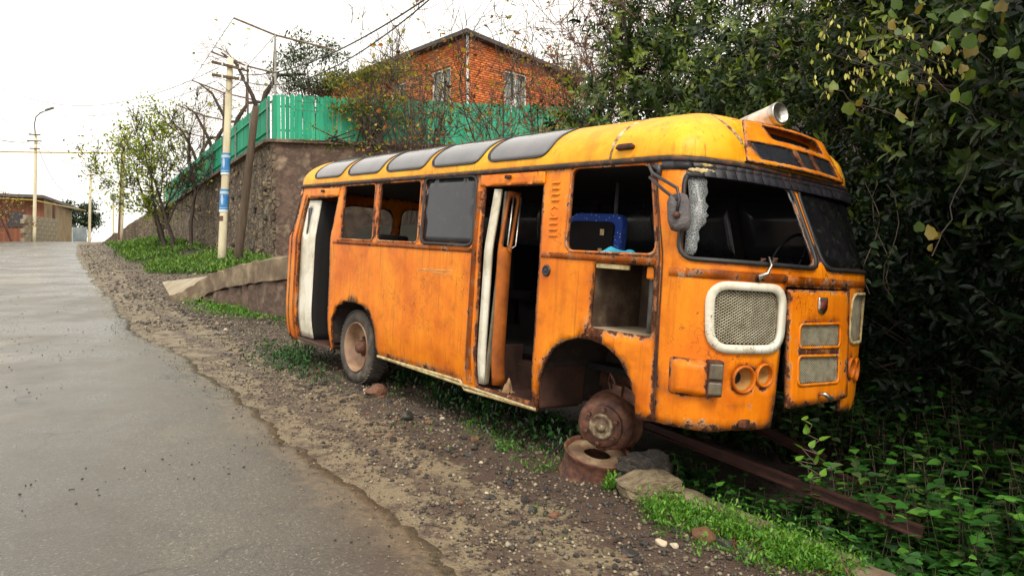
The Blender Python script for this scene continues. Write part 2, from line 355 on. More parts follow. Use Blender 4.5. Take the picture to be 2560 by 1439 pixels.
# road: a sheet of newer asphalt with a ragged, broken right edge
edge_u = [-8, 3.6, 4.6, 5.9, 7.3, 8.6, 11, 13.5, 15.7, 19.2, 28.6, 43.6, 65, 75, 95]; edge_v = [1.8, 1.80, 1.77, 1.70, 1.62, 1.52, 1.35, .95, .86, .80, .45, .15, .3, 1.6, 5]
us = np.concatenate([np.arange(-8, 22, .07), np.arange(22, 95, .4)]); ve = np.interp(us, edge_u, edge_v) + .11 * vnoise(us, us * 0, 1.7) + .06 * vnoise(us, us * 0, 7, 2) + .03 * vnoise(us, us * 0, 19, 5) + .008 * rng.normal(size=len(us))
cols = np.concatenate([np.linspace(-9, -2.5, 14), np.linspace(-2, 0, 12)]); rows = []
tt = np.concatenate([np.linspace(0, .9, 26), [.96, .99, 1.0, 1.001]])
Uu, Tt = np.meshgrid(us, tt, indexing='ij'); Vv = -9 + (ve[:, None] + 9) * np.minimum(Tt, 1)
Xr = UD.x * Uu + VD.x * Vv; Yr = UD.y * Uu + VD.y * Vv
Zr = base_z(Yr) + .028 + .006 * vnoise(Xr, Yr, .9); Zr = np.where(Tt > .985, Zr - .008, Zr); Zr = np.where(Tt > .995, Zr - .014, Zr); Zr = np.where(Tt > 1.0, Zr - .05, Zr)
k = len(tt); ii, jj = np.meshgrid(np.arange(len(us) - 1), np.arange(k - 1), indexing='ij'); i0 = (ii * k + jj).ravel()
def asphalt():
    m, nt, p = nmat('wet_asphalt'); L = nt.links; g = nt.nodes.new('ShaderNodeNewGeometry'); pos = g.outputs['Position']
    n1 = noise(nt, pos, .55, 5, .6); n2 = noise(nt, pos, 3.2, 7, .7); vo = nt.nodes.new('ShaderNodeTexVoronoi'); vo.inputs['Scale'].default_value = 85; L.new(pos, vo.inputs['Vector'])
    c = ramp(nt, n1, [(.35, (.056, .049, .038)), (.5, (.080, .070, .053)), (.68, (.112, .098, .073))])
    c = mixc(nt, ramp(nt, n2, [(.52, 0.0), (.75, .6)]), c, (.052, .044, .036))
    agg = noise(nt, pos, 46, 5, .8); c = mixc(nt, ramp(nt, agg, [(.36, .75), (.5, 0.0)]), c, (.028, .025, .021)); c = mixc(nt, ramp(nt, agg, [(.56, 0.0), (.68, .5)]), c, (.20, .18, .14))
    sp_ = ramp(nt, vo.outputs['Color'], [(.80, 0.0), (.93, 1.0)])
    c = mixc(nt, mathn(nt, 'MULTIPLY', sp_, .6), c, (.30, .27, .20)); L.new(c, p.inputs['Base Color'])
    def dot(v):
        d = nt.nodes.new('ShaderNodeVectorMath'); d.operation = 'DOT_PRODUCT'; L.new(pos, d.inputs[0]); d.inputs[1].default_value = v; return d.outputs['Value']
    va = dot(tuple(VD))
    # long wheel-worn bands, older patches and meandering cracks
    wob = mathn(nt, 'ADD', va, mathn(nt, 'MULTIPLY', noise(nt, pos, .35, 3, .5), 1.2))
    tr_ = nt.nodes.new('ShaderNodeMath'); tr_.operation = 'SINE'; L.new(mathn(nt, 'MULTIPLY', wob, 3.4), tr_.inputs[0]); band = ramp(nt, mathn(nt, 'MULTIPLY_ADD', tr_.outputs[0], .5, .5), [(.3, 0.0), (.8, .35)]); c2 = mixc(nt, band, c, (.050, .042, .032))
    pt_ = ramp(nt, noise(nt, pos, .42, 2, .4, .8), [(.56, 0.0), (.575, .7)]); c2 = mixc(nt, mathn(nt, 'MULTIPLY', pt_, ramp(nt, mathn(nt, 'MULTIPLY', va, -.1), [(.02, 0.0), (.10, 1.0)])), c2, (.16, .135, .095))
    dv = nt.nodes.new('ShaderNodeVectorMath'); dv.operation = 'ADD'; L.new(pos, dv.inputs[0]); nz = nt.nodes.new('ShaderNodeTexNoise'); nz.inputs['Scale'].default_value = 1.3; nz.inputs['Detail'].default_value = 5; L.new(pos, nz.inputs['Vector']); L.new(nz.outputs['Color'], dv.inputs[1])
    vc = nt.nodes.new('ShaderNodeTexVoronoi'); vc.feature = 'DISTANCE_TO_EDGE'; vc.inputs['Scale'].default_value = .55; L.new(dv.outputs[0], vc.inputs['Vector'])
    crk = mathn(nt, 'MULTIPLY', ramp(nt, vc.outputs['Distance'], [(.004, 1.0), (.012, 0.0)]), ramp(nt, noise(nt, pos, .8, 3, .5), [(.52, 0.0), (.6, .8)])); c2 = mixc(nt, crk, c2, (.02, .017, .014))
    we = mathn(nt, 'ADD', mathn(nt, 'MULTIPLY_ADD', mathn(nt, 'MINIMUM', dot(tuple(UD)), 24.0), .06, -2.0), va); muck = ramp(nt, mathn(nt, 'ADD', we, mathn(nt, 'MULTIPLY_ADD', n2, 1.1, mathn(nt, 'MULTIPLY_ADD', n1, .5, .35))), [(.84, 0.0), (1.06, .95)]); c2 = mixc(nt, mathn(nt, 'MULTIPLY', muck, ramp(nt, noise(nt, pos, 14, 7, .75), [(.40, .1), (.56, 1.0)])), c2, mixc(nt, noise(nt, pos, 40, 4, .7), (.05, .038, .028), (.24, .19, .12))); L.new(c2, p.inputs['Base Color'])
    L.new(mathn(nt, 'ADD', ramp(nt, n1, [(.38, .15), (.60, .40)]), mathn(nt, 'MULTIPLY', n2, .06)), p.inputs['Roughness'])
    p.inputs['Specular IOR Level'].default_value = .55
    bump(nt, p, mathn(nt, 'ADD', mathn(nt, 'MULTIPLY_ADD', vo.outputs['Distance'], .5, n2), agg), .5, .007); return m
tag(link('road', np_mesh('road', np.stack([Xr, Yr, Zr], -1).reshape(-1, 3), np.stack([i0, i0 + k, i0 + k + 1, i0 + 1], -1)), asphalt(), None, True), kind='structure')
def gpx(px, py, dz=0.):
    """ground point under a photo pixel"""
    a = at(px, py, 1.0) - EYE; t = 2.0
    while t < 140:
        p = EYE + a * t
        if p.z < gz(p.x, p.y) + dz: break
        t += .02 if t < 30 else .2
    return Vector((p.x, p.y, gz(p.x, p.y)))
M['concrete'] = simple('old_concrete', (.31, .24, .155), (.16, .115, .074), 3.2, .85, c3=(.085, .062, .040), lo=.32, hi=.75, bmp=.5, bdist=.02)
M['apron'] = simple('worn_concrete_apron', (.36, .30, .20), (.24, .185, .12), 2.5, .7, bmp=.3)
# broken concrete edging of the ditch
kb = []; r_ = random.Random(5)
Uk = np.arange(-3.5, 5.0, .12); prof = [(-.09, -.35), (-.085, .012), (-.07, .03), (.075, .026), (.095, .0), (.10, -.6)]
Vk = []; 
for u_ in Uk:
    x, y = uv2w(u_, 3.72 + .02 * math.sin(u_ * 3)); b = float(base_z(y)) + .0
    for a, h in prof:
        q = Vector((x, y, b)) + VD * (a + r_.uniform(-.010, .010)) + Vector((0, 0, h + r_.uniform(-.008, .008))); Vk.append(tuple(q))
n = len(prof); Fk = [(i * n + j, i * n + j + 1, (i + 1) * n + j + 1, (i + 1) * n + j) for i in range(len(Uk) - 1) for j in range(n - 1)]
tag(link('ditch_kerb', np_mesh('ditch_kerb', Vk, np.array(Fk)), M['concrete']), kind='structure')
# terrace behind the retaining wall
K0 = Vector((-9.1, 28.0, 0)); WD_ = Vector((-.52, .855, 0)).normalized(); WR = Vector((.985, .18, 0)).normalized(); WTOP = 6.72
tp = [K0 + WD_ * .2 + WR * .35, K0 + WD_ * 60 + WR * .35, K0 + WD_ * 60 + WR * 60, K0 + WR * 60 + Vector((0, .3, 0)), K0 + WR * 14 + WD_ * .3]
tag(MB().add([(p.x, p.y, WTOP - .12) for p in tp], [(0, 4, 3, 2, 1)]).build('terrace', simple('terrace_soil', (.05, .04, .025), (.03, .035, .015), 1.2, .9)), kind='structure')
# driveway ramp beside the bus
ra = [Vector((-10.4, 22.0, 0)), Vector((-8.15, 17.7, 0)), Vector((-6.75, 16.75, 0)), Vector((-4.6, 14.35, 0)), Vector((-1.8, 12.9, 0)), Vector((1.0, 16, 0)), Vector((-5.0, 24.5, 0))]
rz_ = [gz(ra[0].x, ra[0].y) + .03, gz(ra[1].x, ra[1].y) + .03, 1.62, 1.98, 2.1, 2.3, 2.1]
tag(MB().add([(p.x, p.y, z) for p, z in zip(ra, rz_)] + [(p.x, p.y, -1) for p in ra], [(0, 1, 2, 6), (2, 3, 4, 5, 6)] + [(i + 7, (i + 1) % 7 + 7, (i + 1) % 7, i) for i in range(7)]).build('driveway', M['apron']), kind='structure')

# ------------------------------------------------------------------ the bus: body surface measured in the bus's own frame
HB, HT, ZB, ZG = 1.22, 1.13, 1.69, 2.37
def _plan(n=120):
    P = []; Q = []
    for ph in np.linspace(0, np.pi / 2, n):
        c, s = max(np.cos(ph), 0), max(np.sin(ph), 0)
        P.append((-1.86 - .36 * c ** (2 / 3.), -HB * s ** (2 / 3.))); Q.append((-1.74 - .30 * c ** (2 / 3.), -HT * s ** (2 / 3.)))
    m = len(P) - 1
    for t in np.linspace(0, 1, 160)[1:]:
        P.append((-1.86 + t * 6.46, -HB)); Q.append((-1.74 + t * 6.16, -HT))
    for ph in np.linspace(np.pi / 2, 0, n)[1:]:
        c, s = max(np.cos(ph), 0), max(np.sin(ph), 0)
        P.append((4.6 + .57 * c ** (2 / 3.), -HB * s ** (2 / 3.))); Q.append((4.42 + .40 * c ** (2 / 3.), -HT * s ** (2 / 3.)))
    P = np.array(P); Q = np.array(Q)
    S = np.concatenate([[0], np.cumsum(np.linalg.norm(np.diff(P, axis=0), axis=1))]); S = S - S[m] - 1.86
    Pf = P.copy(); k = P[:, 0] > 4.6; yr = np.clip(-P[k, 1] / HB, 0, 1); Pf[k, 0] = 4.6 + .57 * np.clip(1 - yr ** 2.1, 0, 1) ** (1 / 2.1); Pf[k, 1] *= 1 - .05 * (yr > 0)     # the far corner is pushed in and rounder
    Pf[:, 1] *= np.where(P[:, 0] > 4.6, 1, 1 - .05 * smooth(3.0, 4.6, P[:, 0]))
    return (np.concatenate([P, Pf[::-1][1:] * [1, -1]]), np.concatenate([Q, Q[::-1][1:] * [1, -1]]), np.concatenate([S, 2 * S[-1] - S[::-1][1:]]))
PL, QL, SL = _plan(); SMIN, SF, SMAX = SL[0], SL[len(SL) // 2], SL[-1]
def srf(s, z, inset=0.):
    """s runs along the outline (s == x on the door side), z is height"""
    s = np.asarray(s, float); z = np.asarray(z, float)
    I = lambda T, k, q=s: np.interp(q, SL, T[:, k])
    w = np.clip((z - ZB) / (ZG - ZB), 0, 1.2)
    x = I(PL, 0) + (I(QL, 0) - I(PL, 0)) * w; y = I(PL, 1) + (I(QL, 1) - I(PL, 1)) * w
    e = .012; tx = I(PL, 0, s + e) - I(PL, 0, s - e); ty = I(PL, 1, s + e) - I(PL, 1, s - e); l = np.hypot(tx, ty) + 1e-9
    k = .045 * np.clip((.8 - z) / .4, 0, 1.5) ** 2 + inset
    return np.stack([x - ty / l * k, y + tx / l * k, z], -1)
def roofp(s, t, off=0.):
    s = np.asarray(s, float); t = np.asarray(t, float); n = 2.4
    qx = np.interp(s, SL, QL[:, 0]); qy = np.interp(s, SL, QL[:, 1]); sx = np.clip(qx, -1.1, 4.05)
    c = np.clip(np.cos(t * np.pi / 2), 0, 1) ** (2 / n); z = np.clip(np.sin(t * np.pi / 2), 0, 1) ** (2 / n)
    dx = (qx - sx) * c; r = np.sqrt(dx * dx + (qy * c) ** 2) + 1e-6
    ox = off * c; X_ = sx + dx * (1 + ox / r); Y_ = qy * c * (1 + ox / r); Z_ = ZG + .47 * z + off * z
    b = (Z_ - 2.405) / .335; lim = 4.885 - .17 * b - .07 * ((Y_ - .05) / .65) ** 2 - .03      # the brow is cut flat behind the destination fascia
    lim = lim - .10 * ((Y_ > -.34) & (Y_ < .54) & (b > .5) & (b < .99)); X_ = np.where((Y_ > -.60) & (Y_ < .74) & (b > -.05) & (b < 1.05), np.minimum(X_, lim), X_)
    return np.stack([X_, Y_, Z_], -1)
def side(s, z, inset=0.): return srf(s, z, inset)
def left(s, z, inset=0.): return srf(s, z, inset) * np.array([1, -1, 1])
def rear(r, z, inset=0.):
    r = np.asarray(r, float); p = srf(SMIN + np.abs(r) + .013, z, inset); p[..., 1] *= np.where(r < 0, -1, 1); return p
def inpoly(p, poly):
    x, y = p[:, 0], p[:, 1]; r = np.zeros(len(p), bool); n = len(poly); j = n - 1
    for i in range(n):
        xi, yi = poly[i]; xj, yj = poly[j]
        with np.errstate(divide='ignore', invalid='ignore'):
            r ^= ((yi > y) != (yj > y)) & (x < (xj - xi) * (y - yi) / (yj - yi + 1e-12) + xi)
        j = i
    return r
def segdist(p, poly):
    d = np.full(len(p), 9.); n = len(poly)
    for i in range(n):
        a = np.array(poly[i]); b = np.array(poly[(i + 1) % n]); ab = b - a
        t = np.clip(((p - a) @ ab) / (ab @ ab + 1e-12), 0, 1); d = np.minimum(d, np.linalg.norm(p - (a + t[:, None] * ab), axis=1))
    return d
def rpoly(pts, r=.06, n=4):
    out = []; m = len(pts)
    for i in range(m):
        p = Vector(pts[i]); a = Vector(pts[i - 1]); b = Vector(pts[(i + 1) % m])
        da = (a - p); db = (b - p); ra = min(r, da.length * .48); rb = min(r, db.length * .48); A = p + da.normalized() * ra; Bq = p + db.normalized() * rb
        for k in range(n + 1):
            t = k / n; q = A * (1 - t) ** 2 + p * 2 * t * (1 - t) + Bq * t * t; out.append((q.x, q.y))
    return out
def sub(poly, res):
    out = []
    for i in range(len(poly)):
        a = np.array(poly[i], float); b = np.array(poly[(i + 1) % len(poly)], float); k = max(1, int(np.ceil(np.linalg.norm(b - a) / res)))
        out += [tuple(a + (b - a) * j / k) for j in range(k)]
    return out
def grow_poly(poly, d):
    P = np.array(poly, float); a = P - np.roll(P, 1, 0); b = np.roll(P, -1, 0) - P
    na = np.stack([a[:, 1], -a[:, 0]], -1); nb = np.stack([b[:, 1], -b[:, 0]], -1)
    na /= np.linalg.norm(na, axis=1, keepdims=True) + 1e-9; nb /= np.linalg.norm(nb, axis=1, keepdims=True) + 1e-9
    m = na + nb; m /= np.linalg.norm(m, axis=1, keepdims=True) + 1e-9
    area = .5 * np.sum(P[:, 0] * np.roll(P[:, 1], -1) - np.roll(P[:, 0], -1) * P[:, 1])
    return [tuple(q) for q in P + m * d * (1 if area > 0 else -1)]
def panel(name, outer, holes, fn, mat, parent, thick=.028, res=.07, flip=False, wear=.036, extra=(), dents=0., inset=0., smooth_=True, wk=1.):
    """a sheet cut to outline and openings, laid on a curved surface"""
    loops = [sub(outer, res)] + [sub(h, min(res, .05)) for h in holes]
    V = []; E = []
    for lp in loops:
        n = len(V); V += lp; E += [(n + i, n + (i + 1) % len(lp)) for i in range(len(lp))]
    P = np.array(outer); gx, gy = np.meshgrid(np.arange(P[:, 0].min(), P[:, 0].max(), res), np.arange(P[:, 1].min(), P[:, 1].max(), res))
    G = np.stack([gx.ravel(), gy.ravel()], -1); keep = inpoly(G, outer)
    for lp in loops: keep &= segdist(G, lp) > res * .45
    for h in holes: keep &= ~inpoly(G, h)
    V += [tuple(q) for q in G[keep]]
    r = delaunay_2d_cdt([Vector(q) for q in V], E, [], 0, 1e-5)
    v2 = np.array([tuple(q) for q in r[0]]); F = np.array([f for f in r[2] if len(f) == 3])
    c = v2[F].mean(1); ok = inpoly(c, outer)
    for h in holes: ok &= ~inpoly(c, h)
    F = F[ok]; a = v2[F]; ar = (a[:, 1, 0] - a[:, 0, 0]) * (a[:, 2, 1] - a[:, 0, 1]) - (a[:, 2, 0] - a[:, 0, 0]) * (a[:, 1, 1] - a[:, 0, 1])
    F = np.where((ar < 0)[:, None], F[:, ::-1], F); F = F[np.abs(ar) > 1e-9]
    if flip: F = F[:, ::-1]
    ins = inset + dents * vnoise(v2[:, 0], v2[:, 1], 3.3) if dents else inset + 0 * v2[:, 0]
    X = fn(v2[:, 0], v2[:, 1], ins)
    d = np.full(len(v2), 9.)
    for lp in loops: d = np.minimum(d, segdist(v2, lp))
    w = wk * np.exp(-d / wear)
    for (x0, y0, x1, y1, k, wd) in extra: w = np.maximum(w, k * np.exp(-segdist(v2, [(x0, y0), (x1, y1)]) / wd))
    me = np_mesh(name, X, F, attrs={'wear': w}); o = link(name, me, mat, parent, smooth_)
    if thick:
        sm = o.modifiers.new('thickness', 'SOLIDIFY'); sm.thickness = thick; sm.offset = -1
    return o
def strip(name, path, fn, width, height, mat, parent, off=.0):
    """a raised moulding along a path on the surface; path in surface coordinates"""
    path = sub(list(path) + [path[-1]], .06)[:-1] if len(path) > 1 else path
    P = np.array(path); T = np.gradient(P, axis=0); T /= np.linalg.norm(T, axis=1, keepdims=True) + 1e-9; N = np.stack([-T[:, 1], T[:, 0]], -1) * width / 2
    rows = []
    for sgn, h in ((-1, -.004), (-.85, height), (.85, height), (1, -.004)):
        q = P + N * sgn; rows.append(fn(q[:, 0], q[:, 1], -(h + off)))
    V = np.concatenate(rows); n = len(P); F = []
    for k in range(3):
        for i in range(n - 1): F.append((k * n + i, k * n + i + 1, (k + 1) * n + i + 1, (k + 1) * n + i))
    F = np.array(F)
    me = np_mesh(name, V, F, attrs={'wear': np.full(len(V), .45)}); o = link(name, me, mat, parent); return o
def roof_in(s, t, inset=0.): return roofp(s, t, -inset)
def ring(name, poly, fn, w, h, mat, parent, flip=False, res=.05, inset=0.):
    return panel(name, grow_poly(poly, w), [poly], fn, mat, parent, thick=h + .012, res=res, flip=flip, inset=inset - h, wk=.55)

XB = Vector((.6185016, -.7832062, -.0635917)); YB = Vector((.782805, .6211758, -.0368372)); ZBv = Vector((.0683527, -.026996, .9972959))
BUS_O = Vector((-1.0084765, 9.4359273, .2950347))
bus = empty('abandoned_bus', label='derelict orange bus with roof tinted yellow for top light, missing front wheel, stripped of most windows', cat='bus')
bus.matrix_world = Matrix(((XB.x, YB.x, ZBv.x, BUS_O.x), (XB.y, YB.y, ZBv.y, BUS_O.y), (XB.z, YB.z, ZBv.z, BUS_O.z), (0, 0, 0, 1)))
BM = bus.matrix_world.copy(); BMI = BM.inverted()

# door side
R_DOOR = [(-1.63, 2.2), (-.665, 2.21), (-.565, .36), (-1.575, .325)]
F_DOOR = [(2.505, 2.24), (3.35, 2.23), (3.355, .44), (2.555, .43)]
W1 = rpoly([(-.53, 2.335), (-.36, 1.70), (.452, 1.70), (.285, 2.335)][::-1], .05)
W2 = rpoly([(.43, 2.335), (1.325, 2.335), (1.422, 1.705), (.555, 1.705)], .05)
W3 = rpoly([(1.43, 2.345), (2.355, 2.335), (2.395, 1.71), (1.51, 1.71)], .07)
WD = rpoly([(3.715, 2.345), (4.56, 2.335), (4.575, 1.71), (3.665, 1.705)], .08)
BATT = rpoly([(3.985, 1.62), (4.565, 1.625), (4.585, 1.14), (3.975, 1.135)], .04)
R_ARCH = [(-.495, .34), (-.475, .70), (-.36, .87), (-.16, .95), (.06, .968), (.3, .95), (.5, .88), (.63, .72), (.668, .41)]
F_ARCH = [(3.40, .376), (3.42, .56), (3.47, .74), (3.58, .91), (3.72, 1.0), (3.87, 1.043), (4.02, 1.043), (4.16, 1.02), (4.30, .95), (4.41, .83), (4.475, .69), (4.49, .55)]
outer = [(-1.86, .29), (-.545, .315)] + R_ARCH + [(2.306, .42), (2.36, .352)] + F_ARCH + [(4.656, .57), (4.62, 1.13), (4.598, 1.69), (4.61, 2.372), (-1.86, 2.372)]
rustl = [(-.36, 1.66, 2.45, 1.66, .8, .05), (.67, .42, 2.3, .43, 1, .10), (2.4, .45, 2.47, 2.2, .95, .035), (3.4, 1.64, 4.6, 1.64, .8, .04), (3.95, 1.1, 3.96, 1.62, .9, .03),
         (.8, .52, 2.2, .50, .75, .06), (2.25, .5, 2.25, .75, .7, .05), (-1.3, 2.32, 3.4, 2.32, .8, .035), (1.38, 1.75, 1.37, 2.3, .8, .02), (.49, 1.75, .36, 2.3, .8, .02), (3.62, 1.75, 3.64, 2.3, .6, .02), (4.63, .6, 4.60, 1.1, .8, .02), (-1.66, .35, -1.66, 2.2, .8, .04), (-1.7, 2.3, 4.6, 2.3, .75, .05), (-.45, 1.02, .2, 1.07, .7, .01), (.2, 1.07, .85, .99, .72, .008), (.55, 1.24, 1.5, 1.25, .66, .006), (3.4, .5, 3.4, 1.6, .6, .02)]
panel('door_side_wall', outer, [R_DOOR, F_DOOR, W1, W2, W3, WD, BATT], side, M['orange'], bus, extra=rustl, dents=.006)
# far side: windows all along, all glazed dark to blacken the interior, hedge behind
LW = [rpoly([(-1.35 + k * 1.0, 2.33), (-.45 + k * 1.0, 2.33), (-.45 + k * 1.0, 1.71), (-1.35 + k * 1.0, 1.71)], .07) for k in range(6)]
panel('far_side_wall', [(-1.86, .40), (4.6, .55), (4.6, 2.372), (-1.86, 2.372)], LW, left, M['orange'], bus, flip=True, res=.12)
_fw = bpy.data.objects['far_side_wall']; _fw.data.materials.append(M['inside']); _fw.modifiers[0].material_offset = 1; _fw.modifiers[0].material_offset_rim = 1  # orange panel gets a near-black inner face, its shade put into colour
# rear
RC = rpoly([(-.46, 2.2), (.46, 2.2), (.46, 1.72), (-.46, 1.72)], .24, 6)
RR = [rpoly([(k * .60, 2.22), (k * 1.345, 2.25), (k * 1.345, 1.72), (k * .60, 1.72)], .13, 6) for k in (-1, 1)]
rw = panel('rear_wall', [(-1.385, .32), (1.385, .32), (1.385, 2.372), (-1.385, 2.372)], [RC] + RR, rear, M['orange'], bus, extra=[(-1.38, .7, 1.38, .7, .6, .05)])
for q in [RC] + RR:
    panel('rear_pane', grow_poly(q, .01), [], rear, M['paleglass'], bus, thick=.006, inset=.012)
    ring('rear_window_seal', q, rear, .02, .008, M['rubber'], bus)
# front
WS1 = rpoly([(4.915, 2.275), (5.99, 2.275), (5.955, 1.70), (4.775, 1.705)], .10, 5)
WS2 = rpoly([(6.09, 2.275), (7.36, 2.275), (7.50, 1.705), (6.055, 1.70)], .10, 5)
G1 = rpoly([(5.01, 1.505), (5.535, 1.505), (5.545, 1.15), (5.035, 1.145)], .10, 6)
G2 = rpoly([(6.55, 1.505), (7.08, 1.505), (7.06, 1.145), (6.56, 1.15)], .10, 6)
lamp_c = [(5.27, .918, .088), (5.445, .945, .075), (6.66, .945, .075), (6.83, .918, .088)]
circ = lambda x, y, r, n=20: [(x + r * math.cos(2 * math.pi * k / n), y + r * math.sin(2 * math.pi * k / n)) for k in range(n)]
front_out = [(4.656, .572), (4.9, .568), (5.05, .56), (5.2, .575), (5.4, .572), (5.575, .58), (5.585, .80), (5.60, 1.2), (5.60, 1.545), (6.47, 1.545), (6.50, .62), (6.8, .59), (7.1, .60), (7.64, .58), (7.665, 1.13), (7.68, 1.69), (7.67, 2.372), (4.61, 2.372), (4.598, 1.69), (4.62, 1.13)]
fx = [(4.7, 1.6, 7.5, 1.59, .9, .05), (4.7, .6, 5.57, .6, 1, .055), (4.78, 1.03, 5.06, 1.03, .8, .02), (4.78, .80, 5.07, .80, .85, .02), (4.8, .8, 4.78, 1.02, .8, .02), (5.0, 1.12, 5.5, 1.12, .7, .02), (4.66, .6, 4.72, .8, .9, .04),
      (4.62, 1.0, 4.60, 2.3, .6, .02), (4.7, .95, 4.74, .66, .8, .015), (5.1, .75, 5.5, .72, .8, .02)]
panel('front_wall', front_out, [WS1, WS2, G1, G2] + [circ(x, y, r) for x, y, r in lamp_c], side, M['orange'], bus, extra=fx, dents=.008, res=.06)
# engine hatch, sprung open at its lower corner
HU = rpoly([(5.765, 1.285), (6.305, 1.29), (6.315, 1.135), (5.77, 1.14)], .035); HL = rpoly([(5.77, 1.065), (6.315, 1.055), (6.33, .872), (5.782, .878)], .035)
def hatchf(s, z, inset=0.): return srf(s, z, inset - .012 - .03 * (1.54 - np.asarray(z)))
panel('engine_hatch', rpoly([(5.615, 1.53), (6.455, 1.538), (6.535, .735), (5.675, .712)], .02), [HU, HL], hatchf, M['orange'], bus, thick=.03, extra=[(5.7, .74, 6.5, .76, .95, .05), (6.5, .74, 6.46, 1.0, .9, .04)], res=.06)
def mesh_screen(name, poly, fn, parent, pitch=.021, wire=.0034, inset=.012):
    """expanded-metal diamonds as real strands"""
    P = np.array(poly); x0, y0 = P.min(0); x1, y1 = P.max(0); segs = []
    sl = .62
    for sg in (1, -1):
        k = x0 - (y1 - y0) / sl - pitch
        while k < x1 + (y1 - y0) / sl + pitch:
            n = 60; t = np.linspace(0, 1, n); yy = y0 + (y1 - y0) * t; xx = k + sg * (yy - y0) / sl if sg > 0 else k + (y1 - yy) / sl
            ins = inpoly(np.stack([xx, yy], -1), poly); i = 0
            while i < n:
                if ins[i]:
                    j = i
                    while j + 1 < n and ins[j + 1]: j += 1
                    if j > i: 
                        idx = np.unique(np.linspace(i, j, max(2, (j - i) // 12 + 2)).astype(int)); segs.append((xx[idx], yy[idx]))
                    i = j + 1
                else: i += 1
            k += pitch * 1.15
    V = []; F = []
    for xx, yy in segs:
        n = len(V); m = len(xx)
        for dy, h in ((-wire, 0), (0, .004), (wire, 0)):
            q = fn(xx, yy + dy, np.full(m, inset - h)); V += [tuple(p) for p in q]
        for r_ in range(2):
            for i in range(m - 1): F.append((n + r_ * m + i, n + r_ * m + i + 1, n + (r_ + 1) * m + i + 1, n + (r_ + 1) * m + i))
    me = np_mesh(name, V, np.array(F)); return link(name, me, M['screen'], parent)
for nm, g, fn in (('grille_mesh', G1, side), ('grille_mesh', G2, side), ('vent_mesh', HU, hatchf), ('vent_mesh', HL, hatchf)):
    mesh_screen(nm, g, fn, bus, pitch=.028 if nm == 'grille_mesh' else .024)
    panel('radiator_backing', grow_poly(g, .03), [], fn, M['grillback'], bus, thick=.01, inset=.10, res=.1)
ring('grille_frame', G1, side, .055, .022, M['whitepaint'], bus, res=.04); ring('grille_frame', G2, side, .022, .014, M['cream'], bus, res=.04)
for g in (HU, HL): ring('vent_rim', g, hatchf, .018, .008, M['orange'], bus, res=.04)
# window seals and panes
ring('window_seal', W3, side, .022, .014, M['rubber'], bus)
panel('window_pane', W3, [], side, M['tint'], bus, thick=.006, inset=.010)
for w in (W1, W2, WD): ring('window_rim', w, side, .016, .004, M['rustband'], bus)
for w in (WS1, WS2): ring('windscreen_seal', w, side, .028, .014, M['rubber'], bus)
panel('windscreen_pane', WS2, [], side, M['darkglass'], bus, thick=.006, inset=.012)
for k, w in enumerate(LW):
    ring('window_seal', w, left, .02, .012, M['rubber'], bus, flip=True, res=.08)
    panel('window_pane', w, [], left, M['tint'], bus, thick=.006, inset=.01, flip=True, res=.2)
rj = random.Random(3)
def jag(a, b, n, amp): return [(a[0] + (b[0] - a[0]) * i / n + rj.uniform(-amp, amp), a[1] + (b[1] - a[1]) * i / n) for i in range(n + 1)]
shard = [(4.80, 1.72), (4.845, 1.90), (4.90, 2.1), (4.915, 2.265), (5.09, 2.268)] + jag((5.08, 2.25), (5.03, 2.05), 7, .016) + jag((5.03, 2.03), (4.98, 1.92), 5, .014) + jag((4.945, 1.90), (4.875, 1.715), 7, .012)
panel('broken_glass', shard, [], side, M['crazed'], bus, thick=.006, inset=.012, res=.06)
shard2 = [(5.965, 1.78), (5.98, 2.2), (5.985, 2.262)] + jag((5.95, 2.262), (5.962, 2.15), 4, .008) + jag((5.962, 2.12), (5.95, 1.80), 8, .006)
panel('broken_glass', shard2, [], side, M['crazed'], bus, thick=.006, inset=.012, res=.06)
# mouldings
def edge_strip(name, s0, s1, z, w, h, mat): return strip(name, [(s0, z), (s1, z)], side, w, h, mat, bus)
edge_strip('belt_moulding', -.55, 2.42, 1.655, .05, .007, M['rustband'])
edge_strip('belt_moulding', 3.375, 4.58, 1.655, .05, .007, M['rustband'])
edge_strip('front_moulding', 4.70, 5.59, 1.598, .065, .007, M['rustband'])
edge_strip('front_moulding', 5.60, 7.5, 1.590, .06, .007, M['rustband'])
strip('scratch', [(1.46, 1.425), (1.6, 1.437), (1.8, 1.418), (2.0, 1.405), (2.09, 1.415), (2.10, 1.455)], side, .007, .001, M['cream'], bus)
strip('sill_moulding', [(.68, .425), (2.30, .435), (2.36, .365), (3.39, .388)], side, .028, .012, M['cream'], bus)
strip('sill_moulding', [(-1.6, .30), (-.56, .325)], side, .03, .012, M['cream'], bus)
for (z0, z1) in ((.45, 2.2),): strip('pillar_cover', [(2.452, z0), (2.435, z1)], side, .07, .01, M['rustband'], bus)
strip('pillar_cover', [(-1.665, .34), (-1.69, 2.25)], side, .05, .01, M['rustband'], bus)
strip('corner_seam', [(4.665, .6), (4.635, 1.13), (4.61, 1.69), (4.622, 2.3)], side, .012, .006, M['rustdark'], bus)
